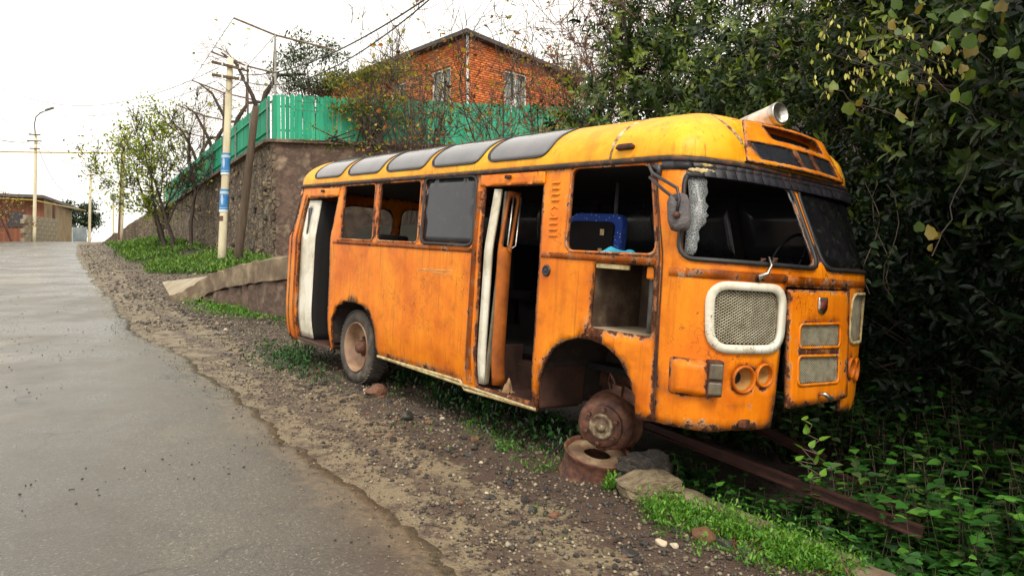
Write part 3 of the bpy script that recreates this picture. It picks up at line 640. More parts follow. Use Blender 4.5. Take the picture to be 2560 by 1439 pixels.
# gutter
def gutter(s, z, i=0.): return srf(s, z, i)
ss = np.concatenate([np.linspace(SMIN + .02, -1.7, 30), np.linspace(-1.65, 4.5, 60), np.linspace(4.55, 2 * SF - 4.55, 70), np.linspace(2 * SF - 4.5, 2 * SF + 1.7, 60), np.linspace(2 * SF + 1.75, SMAX - .02, 30)])
rows = [srf(ss, np.full(len(ss), z), -h) for z, h in ((2.350, .0), (2.354, .018), (2.380, .026), (2.394, .010), (2.392, -.03))]
V = np.concatenate(rows); n = len(ss); F = np.array([(k * n + i, k * n + i + 1, (k + 1) * n + i + 1, (k + 1) * n + i) for k in range(4) for i in range(n - 1)])
link('roof_gutter', np_mesh('roof_gutter', V, F), M['gutter'], bus)
# roof
sr = np.concatenate([np.linspace(SMIN, -1.72, 26), np.linspace(-1.6, 4.6, 70), np.linspace(4.64, 2 * SF - 4.64, 70), np.linspace(2 * SF - 4.6, 2 * SF + 1.6, 70), np.linspace(2 * SF + 1.72, SMAX, 26)]); tr = np.concatenate([np.linspace(0, .3, 10), np.linspace(.36, 1, 14)])
A, Bt = np.meshgrid(sr, tr, indexing='ij'); X = roofp(A, Bt).reshape(-1, 3); nt_ = len(tr); ns_ = len(sr)
F = np.array([(i * nt_ + j, ((i + 1)) * nt_ + j, ((i + 1)) * nt_ + j + 1, i * nt_ + j + 1) for i in range(ns_ - 1) for j in range(nt_ - 1)])
wr = np.exp(-Bt.ravel() / .05) * .9
for sx_, ww in ((4.16, .035),): wr = np.maximum(wr, .6 * np.exp(-np.abs(A.ravel() - sx_) / ww))
ro = link('roof', np_mesh('roof', X, F, attrs={'wear': wr}), M['toplit_roof'], bus, True)
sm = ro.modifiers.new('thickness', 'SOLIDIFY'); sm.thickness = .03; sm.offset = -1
strip('roof_seam', [(4.14, .02), (4.16, .25), (4.16, .5), (4.15, .8)], roof_in, .026, .003, M['seam'], bus)
strip('roof_seam', [(5.60, .03), (5.50, .12), (5.42, .21), (5.30, .35), (5.2, .47), (5.05, .65)], roof_in, .028, .003, M['seam'], bus)
strip('roof_seam', [(2 * SF - 5.30, .03), (2 * SF - 5.2, .12), (2 * SF - 5.1, .25), (2 * SF - 4.9, .47)], roof_in, .026, .003, M['seam'], bus)
for k in range(5):
    x = -1.56 + k * 1.005 + (.03 if k else .0)
    q = rpoly([(x - .02, .10), (x + .89, .10), (x + .89, .60), (x - .02, .60)], .15, 5)
    panel('roof_window', q, [], roof_in, M['skyglass'], bus, thick=.010, inset=-.006, res=.05)
    panel('roof_window_seal', grow_poly(q, .013), [q], roof_in, M['rubber'], bus, thick=.012, inset=-.010, res=.05)
    sl_ = 2 * SF
    q2 = [(sl_ - a, b) for a, b in q][::-1]
    panel('roof_window', q2, [], roof_in, M['skyglass'], bus, thick=.012, inset=-.014, res=.08)
mv = panel('roof_vent_cap', rpoly([(4.2, .085), (4.38, .085), (4.38, .13), (4.22, .13)], .03), [], roof_in, M['rustdark'], bus, thick=.03, inset=-.03, res=.03)
# destination fascia on the brow of the roof
def fascia(y, b, i=0.):
    y = np.asarray(y, float); b = np.asarray(b, float)
    return np.stack([4.885 - .17 * b - .07 * ((y - .05) / .65) ** 2 - np.asarray(i) * .9, y, 2.405 + .335 * b - .012 * ((y - .05) / .65) ** 2 * b - np.asarray(i) * .45], -1)
FW = [rpoly([(-.50, .50), (-.03, .49), (.02, .10), (-.46, .10)], .035), rpoly([(.025, .49), (.20, .49), (.245, .10), (.075, .10)], .03), rpoly([(.26, .49), (.60, .49), (.66, .10), (.305, .10)], .035)]
FO = rpoly([(-.30, .93), (.44, .92), (.50, .62), (-.24, .63)], .05)
fo_out = [(-.62, .0), (.78, .0), (.64, 1.0), (-.50, 1.0)]
panel('destination_fascia', rpoly(fo_out, .05), [FO] + FW, fascia, M['orange'], bus, thick=.02, res=.06, wear=.035)
for q in FW: panel('fascia_pane', q, [], fascia, M['darkglass'] if False else M['lamp_grey'] if False else M['tint'], bus, thick=.006, inset=.01, res=.05)
cheek = MB()
for yy0, yy1, s_ in ((-.62, -.50, 1), (.78, .64, -1)):
    a = fascia([yy0, (yy0 + yy1) / 2, yy1], [0, .5, .985]); 
    b = a.copy(); b[:, 0] -= np.array([.02, .14, .34]); b[:, 2] += np.array([0, .0, .03])
    cheek.add(list(a) + list(b), [(0, 1, 4, 3), (1, 2, 5, 4)])
top = fascia(np.linspace(-.50, .64, 9), np.full(9, .985)); back = top.copy(); back[:, 0] -= .40; back[:, 2] += .05
cheek.add(list(top) + list(back), [(i, i + 1, i + 10, i + 9) for i in range(8)])
ck = cheek.build('fascia_hood', M['toplit_roof'], bus, True)
panel('destination_box_back', [(-.36, .56), (.56, .56), (.54, .985), (-.36, .985)], [], fascia, M['inside'], bus, thick=.01, inset=.09, res=.1)
# quilted black visor under the brow, torn at one end
vis = MB(); nc = 27
for r_, (za, zb) in enumerate(((2.345, 2.315), (2.312, 2.252))):
    for k in range(nc):
        s0 = 4.98 + r_ * .07 + (7.5 - 4.98) * k / nc; s1 = s0 + (7.5 - 4.98) / nc - .004
        g = np.linspace(0, 1, 4); a, b = np.meshgrid(g, g, indexing='ij')
        h = .022 + .010 * (np.sin(a * np.pi) * np.sin(b * np.pi)) ** .5 + rj.uniform(-.002, .003)
        q = srf(s0 + (s1 - s0) * a, za + (zb - za) * b, -h).reshape(-1, 3)
        vis.add(list(q), [(i * 4 + j, (i + 1) * 4 + j, (i + 1) * 4 + j + 1, i * 4 + j + 1)[::-1] for i in range(3) for j in range(3)])
vis.build('quilted_visor', M['black'], bus, True)
def blobstrip(name, s0, s1, z0, z1, h, mat, seed):
    r = random.Random(seed); n = 16; up = []; lo = []
    for i in range(n + 1):
        t = i / n; e = math.sin(math.pi * min(1, max(0, t))) ** .4
        up.append((s0 + (s1 - s0) * t, (z0 + z1) / 2 + (z1 - z0) / 2 * e * r.uniform(.5, 1.1))); lo.append((s0 + (s1 - s0) * t, (z0 + z1) / 2 - (z1 - z0) / 2 * e * r.uniform(.5, 1.1)))
    return panel(name, lo + up[::-1][1:-1], [], side, mat, bus, thick=.02, inset=-h, res=.03)
blobstrip('torn_foam', 4.93, 5.14, 2.275, 2.31, .03, M['cream'], 1); blobstrip('torn_foam', 5.02, 5.13, 2.32, 2.345, .03, M['cream'], 2)
strip('visor_backing', [(4.70, 2.325), (4.99, 2.325)], side, .07, .015, M['black'], bus)
strip('visor_backing', [(4.92, 2.27), (7.45, 2.27)], side, .05, .017, M['black'], bus)
# mirror arm and hanging mirror
def sp(s, z, h): return tuple(srf(s, z, -h))
ma = MB(); ma.tube([sp(4.655, 2.27, .02), sp(4.66, 2.31, .12), sp(4.74, 2.24, .19), sp(4.87, 2.14, .21), sp(4.87, 2.06, .20), sp(4.85, 1.98, .19)], .011, 8)
ma.tube([sp(4.66, 2.25, .03), sp(4.68, 2.22, .14), sp(4.79, 2.13, .17), sp(4.86, 2.06, .19)], .011, 8); ma.box(sp(4.655, 2.28, .02), (.05, .05, .09))
ma.build('mirror_arm', M['steelgrey'] if False else M['black'], bus, True)
mm = MB(); c0 = Vector(sp(4.845, 1.985, .12)); prof = [(-.115, .02), (-.105, .052), (-.06, .066), (.06, .066), (.105, .052), (.115, .02)]
Vm = []; 
for a, r in prof:
    for k in range(14):
        t = 2 * math.pi * k / 14; e_ = 3.2; Vm.append(Vector((.05 * math.copysign(abs(math.cos(t)) ** (2 / e_), math.cos(t)) * (r / .066), r * 1.12 * math.copysign(abs(math.sin(t)) ** (2 / e_), math.sin(t)), a + .012 * math.sin(3 * t))))
Rm = Matrix.Rotation(R(-38), 3, 'Z') @ Matrix.Rotation(R(6), 3, 'X')
mm.add([c0 + Rm @ p for p in Vm], [(i * 14 + k, i * 14 + (k + 1) % 14, (i + 1) * 14 + (k + 1) % 14, (i + 1) * 14 + k) for i in range(5) for k in range(14)] + [tuple(range(13, -1, -1)), tuple(70 + k for k in range(14))])
mo = mm.build('wing_mirror', simple('dusty_mirror_shell', (.17, .15, .15), (.08, .065, .07), 7, .5, bmp=.6, bdist=.03), bus, True)
MB().tube([sp(4.845, 1.965, .165), sp(4.845, 1.965, .20)], .022, 12).build('mirror_pivot', M['rust'], bus, True)
wp = MB(); wp.tube([sp(5.40, 1.735, .03), sp(5.385, 1.68, .05), sp(5.36, 1.625, .045), sp(5.30, 1.60, .035)], [.007, .009, .012, .018], 8); wp.build('wiper_stub', M['chrome'], bus, True)
# headlights: torn-out bowls
M['bowl'] = simple('faded_lamp_bowl', (.46, .26, .08), (.30, .12, .02), 8, .6)
for x, y, r in lamp_c:
    c = Vector(srf(x, y)); nrm = (Vector(srf(x, y, -.1)) - c).normalized(); rot = nrm.to_track_quat('Z', 'Y').to_matrix().to_4x4(); T = Matrix.Translation(c) @ rot
    MB().lathe([(-.02, r * 1.03), (.012, r * 1.10), (.022, r * 1.02), (.022, r * .92), (.008, r * .86), (-.03, r * .84)], 28, T).build('headlight_ring', M['rustband'], bus, True)
    b = MB().lathe([(-.01, r * .86), (-.05, r * .64), (-.085, r * .48), (-.087, r * .02)], 28, T).build('headlight_bowl', M['bowl'], bus, True)
    MB().lathe([(-.080, r * .56), (-.078, .002)], 20, T).build('headlight_socket', M['inside'], b)
# raised box with the side lamp
def boxh(s, z, k=0.):
    s = np.asarray(s); z = np.asarray(z)
    f = smooth(4.765, 4.85, s) * (1 - smooth(1.0, 1.03, z)) * smooth(.795, .82, z)
    return srf(s, z, np.asarray(k) - .004 - .055 * f)
panel('lamp_box', rpoly([(4.755, 1.035), (5.00, 1.04), (5.005, .79), (4.765, .79)], .03), [], boxh, M['orange'], bus, thick=0, res=.02, extra=[(4.77, .80, 5.0, .80, 1, .02), (5.0, .8, 5.0, 1.03, .9, .02)])
c = Vector(srf(5.045, .925, -.035)); nrm = (Vector(srf(5.045, .925, -.1)) - Vector(srf(5.045, .925))).normalized(); rz = math.atan2(nrm.y, nrm.x)
MB().box(c, (.085, .10, .235), (0, 0, rz)).build('lamp_housing', M['rustdark'], bus, False, .01)
for dz, h in ((.048, .105), (-.062, .085)): MB().box(c + nrm * .035 + Vector((0, 0, dz)), (.04, .09, h), (0, 0, rz)).build('side_lamp', M['lamp_grey'], bus, False, .012)
# badge
bd = rpoly([(5.965, 1.485), (6.085, 1.485), (6.085, 1.40), (6.03, 1.36), (5.965, 1.39)][::-1], .02)
panel('badge', bd, [], hatchf, M['chrome'], bus, thick=.012, inset=-.012, res=.05); 
panel('badge_enamel', grow_poly(bd, -.022), [], hatchf, simple('red_enamel', (.20, .035, .025), (.11, .03, .02), 9, .4), bus, thick=.006, inset=-.017, res=.05)
hh = MB(); hh.tube([tuple(hatchf(6.04, .80, -.01)), tuple(hatchf(6.05, .80, -.05)), tuple(hatchf(6.10, .775, -.06)), tuple(hatchf(6.125, .745, -.055))], [.012, .016, .016, .011], 8); hh.build('hatch_handle', M['chrome'], bus, True)
tb = MB().box(sp(5.30, .625, .02), (.05, .09, .05), (0, 0, .2)).build('tow_bracket', M['rustdark'], bus, False, .008)
# pressed louvres on the pillar
for k in range(4):
    for base in (2.24, 1.955): strip('pressed_louvre', [(3.475 - (2.2 - base) * .05, base - k * .048), (3.565 - (2.2 - base) * .05, base - k * .048 + .002)], side, .020, .010, M['orange'], bus)
strip('pressed_chevron', [(3.475, 2.025), (3.515, 2.05), (3.55, 2.03)], side, .012, .007, M['orange'], bus); strip('pressed_chevron', [(3.475, 2.005), (3.505, 1.972)], side, .012, .007, M['orange'], bus)
cpos = Vector(srf(3.455, 1.53)); rot = Matrix.Translation(cpos) @ Matrix.Rotation(R(90), 4, 'X')
MB().lathe([(0, .048), (.012, .046), (.016, .030), (.006, .026), (.02, .012), (.02, 0.001)], 22, rot).build('filler_cap', M['black'], bus, True)
# door headers with small lamps
for x0, x1, z in ((2.44, 3.38, 2.30), (-1.55, -.66, 2.28)):
    panel('door_header', rpoly([(x0, z - .055), (x1, z - .06), (x1, z + .04), (x0, z + .045)], .01), [], side, M['orange'], bus, thick=.01, inset=-.012, wear=.012, wk=.6, res=.03)
    MB().box(sp((x0 + x1) / 2 - .02, z + .01, .03), (.07, .03, .03)).build('door_lamp', M['rustdark'], bus, False, .006)
# door leaves
def leaf(name, x0, x1, z0, z1, yf, mat, slot=None, yaw=0, hinge=None, wear=.02, wk=.5):
    def fn(a, b, i=0.):
        a = np.asarray(a, float); b = np.asarray(b, float); d = a - x0; ca, sa = math.cos(yaw), math.sin(yaw)
        w = np.clip((b - ZB) / (ZG - ZB), 0, 1.2); yy = -HB + .09 * w + .05 * np.clip((.8 - b) / .4, 0, 1.5) ** 2 + yf
        i = np.asarray(i)
        return np.stack([hinge + d * ca - i * sa + 0 * b, yy + d * sa + i * ca, b], -1)
    return panel(name, [(x0, z0), (x1, z0), (x1, z1), (x0, z1)], [slot] if slot else [], fn, mat, bus, thick=.03, res=.08, wear=wear, wk=wk)
sl = rpoly([(-1.53, 2.08), (-1.43, 2.08), (-1.43, 1.72), (-1.53, 1.72)], .05, 5)
leaf('door_leaf', -1.60, -1.22, .37, 2.18, .03, M['whitepaint'], sl, R(3), -1.60, wear=.008)
leaf('door_leaf', -1.22, -.95, .37, 2.18, .06, M['inside'], None, R(84), -1.21)  # black sheet stands in for the shaded gap beside the white leaf
slot_pane = MB().box((-1.48, -1.14, 1.9), (.10, .008, .36)).build('door_pane', M['tint'], bus)
leaf('door_leaf', 2.575, 2.655, .46, 2.215, .012, M['whitepaint'], None, R(14), 2.575, wear=.008)
MB().beam((2.68, -1.165, .47), (2.675, -1.075, 2.2), .04, .03, (1, 0, 0)).build('door_seal', M['lamp_grey'], bus, False, .01)
s2 = rpoly([(2.765, 2.15), (2.85, 2.15), (2.85, 1.70), (2.765, 1.70)], .04, 5)
leaf('door_leaf', 2.74, 2.87, .46, 2.2, .08, M['insideorange'], s2, R(84), 2.705, wear=.02)
MB().tube([(2.735, -1.04, 2.15), (2.74, -1.075, 1.72), (2.75, -1.04, 1.69), (2.76, -1.0, 1.72), (2.76, -.975, 2.15)], .009, 8).build('door_grab_rail', M['chrome'], bus, True)
# inside
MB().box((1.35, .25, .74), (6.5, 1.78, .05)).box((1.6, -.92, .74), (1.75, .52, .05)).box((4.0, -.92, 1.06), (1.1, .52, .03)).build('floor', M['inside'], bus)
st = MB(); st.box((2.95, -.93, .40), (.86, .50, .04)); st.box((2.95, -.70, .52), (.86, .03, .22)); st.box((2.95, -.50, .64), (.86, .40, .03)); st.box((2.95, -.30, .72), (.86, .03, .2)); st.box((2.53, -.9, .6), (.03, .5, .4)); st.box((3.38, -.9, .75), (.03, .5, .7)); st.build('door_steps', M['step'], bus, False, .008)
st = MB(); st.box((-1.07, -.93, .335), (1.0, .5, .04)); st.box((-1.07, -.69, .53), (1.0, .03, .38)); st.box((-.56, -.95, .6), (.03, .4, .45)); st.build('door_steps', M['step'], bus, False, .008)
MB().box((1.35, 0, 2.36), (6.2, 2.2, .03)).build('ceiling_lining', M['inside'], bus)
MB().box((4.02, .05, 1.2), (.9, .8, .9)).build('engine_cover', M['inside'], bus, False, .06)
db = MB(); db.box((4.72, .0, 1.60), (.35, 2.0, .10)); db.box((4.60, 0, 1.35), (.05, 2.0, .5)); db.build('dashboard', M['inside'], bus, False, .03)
sw = MB(); ring_pts = [(4.45 + .09 * math.cos(t), .62 + .22 * math.sin(t), 1.78 + .19 * math.cos(t)) for t in np.linspace(0, 2 * math.pi, 29)]; sw.tube(ring_pts, .013, 8); sw.tube([(4.45, .62, 1.78), (4.62, .62, 1.58)], .02, 8); sw.beam((4.45, .41, 1.78), (4.45, .83, 1.78), .02, .012); sw.build('steering_wheel', M['black'], bus, True)
MB().tube([(3.3, -.32, .77), (3.3, -.32, 2.36)], .018, 10).build('stanchion', M['steelgrey'], bus, True)
for x in (.2, 1.2, 2.3, 3.6):
    rb = [tuple(roofp(x, t, -.05)) for t in np.linspace(0, 1, 10)]; MB().tube(rb + [(q[0], -q[1], q[2]) for q in rb[::-1]], .022, 6).build('roof_rib', M['inside'], bus)
seat_dark = simple('dark_seat_shell', (.010, .009, .010), (.016, .014, .014), 5, .9, spec=.1)
for i, (x, y) in enumerate([(x, y) for x in (.4, 1.3, 2.2) for y in (.45, .85)] + [(.5, -.85), (1.4, -.85)]):
    b = MB().box((x, y, 1.18), (.42, .38, .12)).build('passenger_seat', seat_dark, bus, False, .03)
    MB().box((x - .2, y, 1.5), (.1, .38, .55), (0, R(-8), 0)).build('seat_back', seat_dark, b, False, .03)
    MB().box((x, y, .95), (.3, .05, .4)).build('seat_leg', M['inside'], b)
# wheel housings and the box behind the open flap
def tunnel(name, x0, x1, ztop, y0, y1):
    m = MB(); n = 12; pr = [(x0, .42)] + [((x0 + x1) / 2 - (x1 - x0) / 2 * math.cos(math.pi * k / n), .55 + (ztop - .55) * math.sin(math.pi * k / n) ** .6) for k in range(n + 1)] + [(x1, .55)]
    V = [(x, y, z) for y in (y0, y1) for x, z in pr]; k = len(pr)
    m.add(V, [(i, i + 1, k + i + 1, k + i) for i in range(k - 1)] + [tuple(range(k, 2 * k))])
    return m.build(name, simple(name + '_mud', (.055, .035, .027), (.022, .016, .014), 5, .9, bmp=.4, c3=(.11, .06, .035), lo=.3, hi=.8), bus)
tunnel('wheel_housing', -.50, .69, 1.00, -1.19, -.55); tunnel('wheel_housing', 3.38, 4.51, 1.075, -1.19, -.42)
MB().box((4.28, -.93, 1.128), (.64, .54, .02)).build('box_floor', simple('pale_box_floor', (.46, .40, .29), (.28, .20, .12), 4, .8, bmp=.4), bus)  # floor of the box is paler than its walls
bx = MB(); bx.box((4.28, -.66, 1.38), (.64, .02, .5)); bx.box((3.965, -.93, 1.38), (.02, .54, .5)); bx.box((4.605, -.86, 1.38), (.02, .36, .5)); bx.box((4.28, -.93, 1.635), (.64, .54, .02))
bx.build('battery_box', simple('dark_box_lining', (.16, .12, .08), (.07, .04, .025), 4, .7, c3=(.03, .02, .015), lo=.34, hi=.66, bmp=.4), bus)
MB().tube([(4.38, -.99, 1.14), (4.36, -.98, 1.62)], .03, 12).build('box_pipe', M['steelgrey'], bus, True)
MB().box((4.53, -1.18, 1.575), (.11, .03, .09)).build('flap_latch', M['orange'], bus, False, .02)
MB().box((4.16, -1.20, 1.60), (.33, .02, .035)).build('flap_hinge', M['cream'], bus, False, .006)
# chassis and axles
ch = MB(); 
for y in (-.42, .42): ch.box((1.2, y, .62), (5.9, .07, .14))
for x in (-1.2, 1.2, 2.6, 4.0): ch.box((x, 0, .60), (.06, .9, .10))
ch.box((1.9, .1, .50), (.9, .5, .22)); ch.build('chassis', M['rustdark'], bus)
for nm_, x0, z0, ry in (('rear_axle', .02, .5, 1.0), ('front_axle', 3.93, .46, .86)):
    ax = MB(); ax.tube([(x0, -ry, z0 - .07), (x0, ry, z0 - .07)], .055, 10)
    for y in (-.55, .55):
        for k in range(4): ax.box((x0, y, z0 + .015 * k), (1.1 - .2 * k, .06, .012))
    ax.build(nm_, M['rustdark'], bus)
sk = MB(); sk.tube([(3.93, -.72, .40), (3.95, -.72, .62)], .05, 8); sk.box((4.05, -.74, .60), (.16, .10, .10), (0, .3, 0)); sk.tube([(3.95, -.8, .62), (3.82, -.78, .74), (3.75, -.72, .66), (3.78, -.7, .55)], .012, 6); sk.box((3.93, -.76, .60), (.10, .12, .14), (0, .1, 0)); sk.build('steering_knuckle', M['rust'], bus, False, .01)
# junk on the dashboard
for i_, (a, b, c, d) in enumerate(((4.80, -.42, 1.70, .5), (4.86, -.28, 1.71, -.3), (4.84, .22, 1.70, .9))):
    MB().beam((a, b, c - .05), (a + .05, b + .10 * d, c + .03), .035, .012).beam((a + .05, b + .10 * d, c + .03), (a + .02, b + .2 * d, c - .03), .035, .012).build('dash_bracket', M['rust'] if i_ != 2 else M['orange'], bus)
# brake drum
T = Matrix.Translation((3.90, -.84, .365)) @ Matrix.Rotation(R(24), 4, 'Z') @ Matrix.Rotation(R(90), 4, 'X') @ Matrix.Scale(1.08, 4)
dr = MB().lathe([(-.10, .10), (-.10, .225), (-.085, .236), (-.06, .236), (-.05, .222), (.06, .212), (.11, .20), (.135, .172), (.14, .13)], 40, T).build('brake_drum', M['rust'], bus, True)
dr.data.polygons.foreach_set('use_smooth', [True] * len(dr.data.polygons))
MB().lathe([(.13, .02), (.13, .150), (.150, .152), (.160, .145), (.160, .092)], 36, T).build('hub_flange', M['rust'], dr, True)
MB().lathe([(.150, .094), (.178, .090), (.182, .072), (.168, .055), (.172, .038), (.205, .032), (.212, .018), (.212, .001)], 30, T).build('hub_cap', simple('scraped_hub', (.40, .34, .22), (.16, .10, .06), 16, .5, .2, c3=(.06, .03, .02), lo=.35, hi=.7), dr, True)
for k in range(6):
    t = k * math.pi / 3 + .4; MB().lathe([(.155, .001), (.155, .016), (.19, .016), (.195, .001)], 6, T @ Matrix.Translation((.122 * math.cos(t), .122 * math.sin(t), 0))).build('wheel_stud', M['rust'], dr)
# rear wheels
def wheel(cx, cz, yo, sgn, flat=True):
    T = Matrix.Translation((cx, yo, cz)) @ Matrix.Rotation(R(90) * (1 if sgn < 0 else -1), 4, 'X')
    pr = [(-.20, .30), (-.215, .36), (-.20, .41), (-.17, .428), (-.12, .434), (-.06, .434), (-.02, .426), (.008, .40), (.018, .355), (.012, .315), (-.005, .295)]
    ty = MB().lathe(pr, 64, T); n = len(pr)
    t_o = ty.build('tyre', M['tyre'], bus, True)
    tr_ = MB()
    for k in range(52):
        a = 2 * math.pi * k / 52
        for ax_, da in ((-.045, 0.), (-.15, .06)):
            tr_.box((0, 0, 0), (.012, .034, .085)); m = Matrix.Rotation(a + da, 4, 'Z') @ Matrix.Translation((.432, 0, ax_)) @ Matrix.Rotation(.35 if ax_ > -.1 else -.35, 4, 'X')
            for i in range(-8, 0): tr_.v[i] = tuple(T @ (m @ Vector(tr_.v[i])))
    tr_.build('tread', M['tyre'], t_o)
    rm = MB().lathe([(-.005, .298), (.012, .292), (.012, .282), (-.01, .272), (-.03, .262), (-.10, .255), (-.135, .22), (-.145, .15), (-.14, .10), (-.10, .085)], 48, T).build('wheel_rim', M['rim'], bus, True)
    MB().lathe([(-.145, .10), (-.06, .078), (-.02, .070), (-.012, .05), (-.012, .001)], 24, T).build('hub', M['rust'], rm, True)
    for k in range(6):
        t = k * math.pi / 3; MB().lathe([(-.145, .02), (-.105, .018), (-.10, .001)], 6, T @ Matrix.Translation((.118 * math.cos(t), .118 * math.sin(t), 0))).build('wheel_nut', M['rust'], rm)
    return t_o
wheel(.03, .435, -1.12, -1); wheel(.03, .435, 1.10, 1)
# rags and debris inside the doorway
def rag(name, p, size, mat, seed, parent=None, drop=.0):
    r = np.random.default_rng(seed); n = 14; g = np.linspace(-1, 1, n); a, b = np.meshgrid(g, g, indexing='ij')
    rr = np.sqrt(a * a + b * b); h = (1 - np.clip(rr, 0, 1) ** 2) * (.6 + .4 * np.sin(5 * a + seed) * np.sin(4 * b + 2 * seed)) + .12 * np.sin(9 * a * b + 6 * a + seed)
    V = np.stack([a * size[0] * (1 + .1 * np.sin(6 * b)), b * size[1] * (1 + .1 * np.sin(5 * a)), np.maximum(h, .02) * size[2]], -1).reshape(-1, 3) + np.array(p)
    F = np.array([(i * n + j, (i + 1) * n + j, (i + 1) * n + j + 1, i * n + j + 1) for i in range(n - 1) for j in range(n - 1)])
    o = link(name, np_mesh(name, V, F), mat, parent, True); s_ = o.modifiers.new('thickness', 'SOLIDIFY'); s_.thickness = .006; return o
# loose seat leaning inside the driver's side window
SM = Matrix.Translation((3.47, -.80, 1.075)) @ Matrix.Rotation(R(-76), 4, 'Z')
def bluefab():
    m, nt, p = nmat('blue_flecked_fabric'); v = coords(nt, (1, 1, 1)); vo = nt.nodes.new('ShaderNodeTexVoronoi'); vo.inputs['Scale'].default_value = 38; nt.links.new(v, vo.inputs['Vector'])
    nt.links.new(mixc(nt, ramp(nt, vo.outputs['Distance'], [(.12, 1.0), (.2, 0.0)]), (.012, .05, .30), (.55, .60, .62)), p.inputs['Base Color']); p.inputs['Roughness'].default_value = .85; return m
fab = bluefab()
def rslab(w, h, d, r=.09):
    q = rpoly([(-w / 2, 0), (w / 2, 0), (w / 2, h), (-w / 2, h)], r, 5); n = len(q); return [(-d / 2, a, b) for a, b in q] + [(d / 2, a, b) for a, b in q], [tuple(range(n))[::-1], tuple(range(n, 2 * n))] + [(i, (i + 1) % n, n + (i + 1) % n, n + i) for i in range(n)]
v, f = rslab(.52, .96, .11); seat = MB().add([tuple(SM @ Vector((x - .06 - .10 * z, y, z))) for x, y, z in v], f).build('blue_seat', fab, bus, False, .02); seat['label'] = 'blue flecked seat back seen through the open side window'
v, f = rslab(.44, .86, .03, .06); MB().add([tuple(SM @ Vector((x + .01 - .10 * z, y - .02, z + .03))) for x, y, z in v], f).build('seat_shell', seat_dark, seat, False, .008)
MB().box(SM @ Vector((-.32, 0, .12)), (.5, .5, .14), (0, 0, R(-76))).build('seat_base', fab, seat, False, .04)
for z in (.80, .64): MB().box(SM @ Vector((.034 - .1 * z, .10, z)), (.006, .035, .05), (0, 0, R(-76))).build('staple_tab', M['cream'], seat)
o = rag('crumpled_cloth', (0, 0, 0), (.19, .10, .06), simple('turquoise_cloth', (.03, .36, .50), (.015, .22, .36), 9, .85), 4); tag(o, 'crumpled turquoise cloth on the sill of the open side window', 'cloth'); o.matrix_world = BM @ Matrix.Translation((4.10, -1.09, 1.695))
o = rag('doorway_rag', (0, 0, 0), (.05, .05, .16), simple('tan_rag', (.34, .20, .10), (.18, .10, .05), 12, .9), 5); tag(o, 'tan rag lying at the foot of the folded door on the bus step', 'rag'); o.matrix_world = BM @ Matrix.Translation((2.86, -1.06, .423))
o = rag('hanging_rag', (0, 0, 0), (.025, .03, .26), simple('grey_rag', (.30, .27, .20), (.16, .13, .10), 12, .9), 6); tag(o, 'frayed grey rag standing at the front edge of the doorway step', 'rag'); o.matrix_world = BM @ Matrix.Translation((3.325, -1.12, .423))
# canister lying on the roof
ca = empty('metal_canister', label='white metal canister with chrome rim lying on the bus roof', cat='canister')
e1 = at(1952, 283, 5.78); e2 = at(1884, 312, 6.02); ax_ = (e1 - e2); Lc = ax_.length
ca.matrix_world = Matrix.Translation(e2) @ ax_.to_track_quat('Z', 'Y').to_matrix().to_4x4()
MB().lathe([(-.12, .001), (-.12, .07), (-.10, .088), (Lc - .05, .088), (Lc - .03, .086)], 36).build('shell', simple('scuffed_white_enamel', (.70, .64, .56), (.40, .32, .26), 7, .4, c3=(.25, .16, .11), lo=.4, hi=.8, bmp=.15), ca, True)
MB().lathe([(Lc - .045, .091), (Lc - .01, .094), (Lc + .002, .088), (Lc + .003, .074), (Lc - .03, .066), (Lc - .032, .001)], 36).build('end_cap', M['chrome'], ca, True)

# ------------------------------------------------------------------ walls, fence, houses
def wallmat():
    m, nt, p = nmat('rubble_retaining_wall'); L = nt.links; g = nt.nodes.new('ShaderNodeNewGeometry'); pos = g.outputs['Position']
    n1 = noise(nt, pos, .7, 6, .65); n2 = noise(nt, pos, 3.5, 8, .7); vo = nt.nodes.new('ShaderNodeTexVoronoi'); vo.inputs['Scale'].default_value = 3.6; L.new(pos, vo.inputs['Vector']); ve_ = nt.nodes.new('ShaderNodeTexVoronoi'); ve_.feature = 'DISTANCE_TO_EDGE'; ve_.inputs['Scale'].default_value = 3.6; L.new(pos, ve_.inputs['Vector'])
    st = noise(nt, coords(nt, (2.2, 2.2, .12)), 1.3, 6, .65)
    c = ramp(nt, n1, [(.3, (.10, .070, .050)), (.5, (.19, .14, .095)), (.7, (.34, .26, .17))])
    c = mixc(nt, ramp(nt, vo.outputs['Color'], [(.3, 0.0), (.9, .5)]), c, (.34, .27, .18)); c = mixc(nt, ramp(nt, n2, [(.45, 0.0), (.65, .8)]), c, (.065, .045, .034))
    c = mixc(nt, ramp(nt, st, [(.48, 0.0), (.66, .7)]), c, (.04, .030, .022))
    c = mixc(nt, ramp(nt, mathn(nt, 'MULTIPLY_ADD', n2, .10, ve_.outputs['Distance']), [(.05, .75), (.11, 0.0)]), c, (.055, .040, .028))
    L.new(c, p.inputs['Base Color']); p.inputs['Roughness'].default_value = .9
    bump(nt, p, mathn(nt, 'MULTIPLY_ADD', ramp(nt, ve_.outputs['Distance'], [(.0, 0.0), (.14, 1.0)]), .8, n2), 1.0, .09); return m
M['rubble'] = wallmat()
M['plaster'] = simple('stained_plaster', (.19, .125, .090), (.085, .054, .042), 1.6, .9, c3=(.30, .22, .15), lo=.36, hi=.68, bmp=1, bscale=5, bdist=.06)
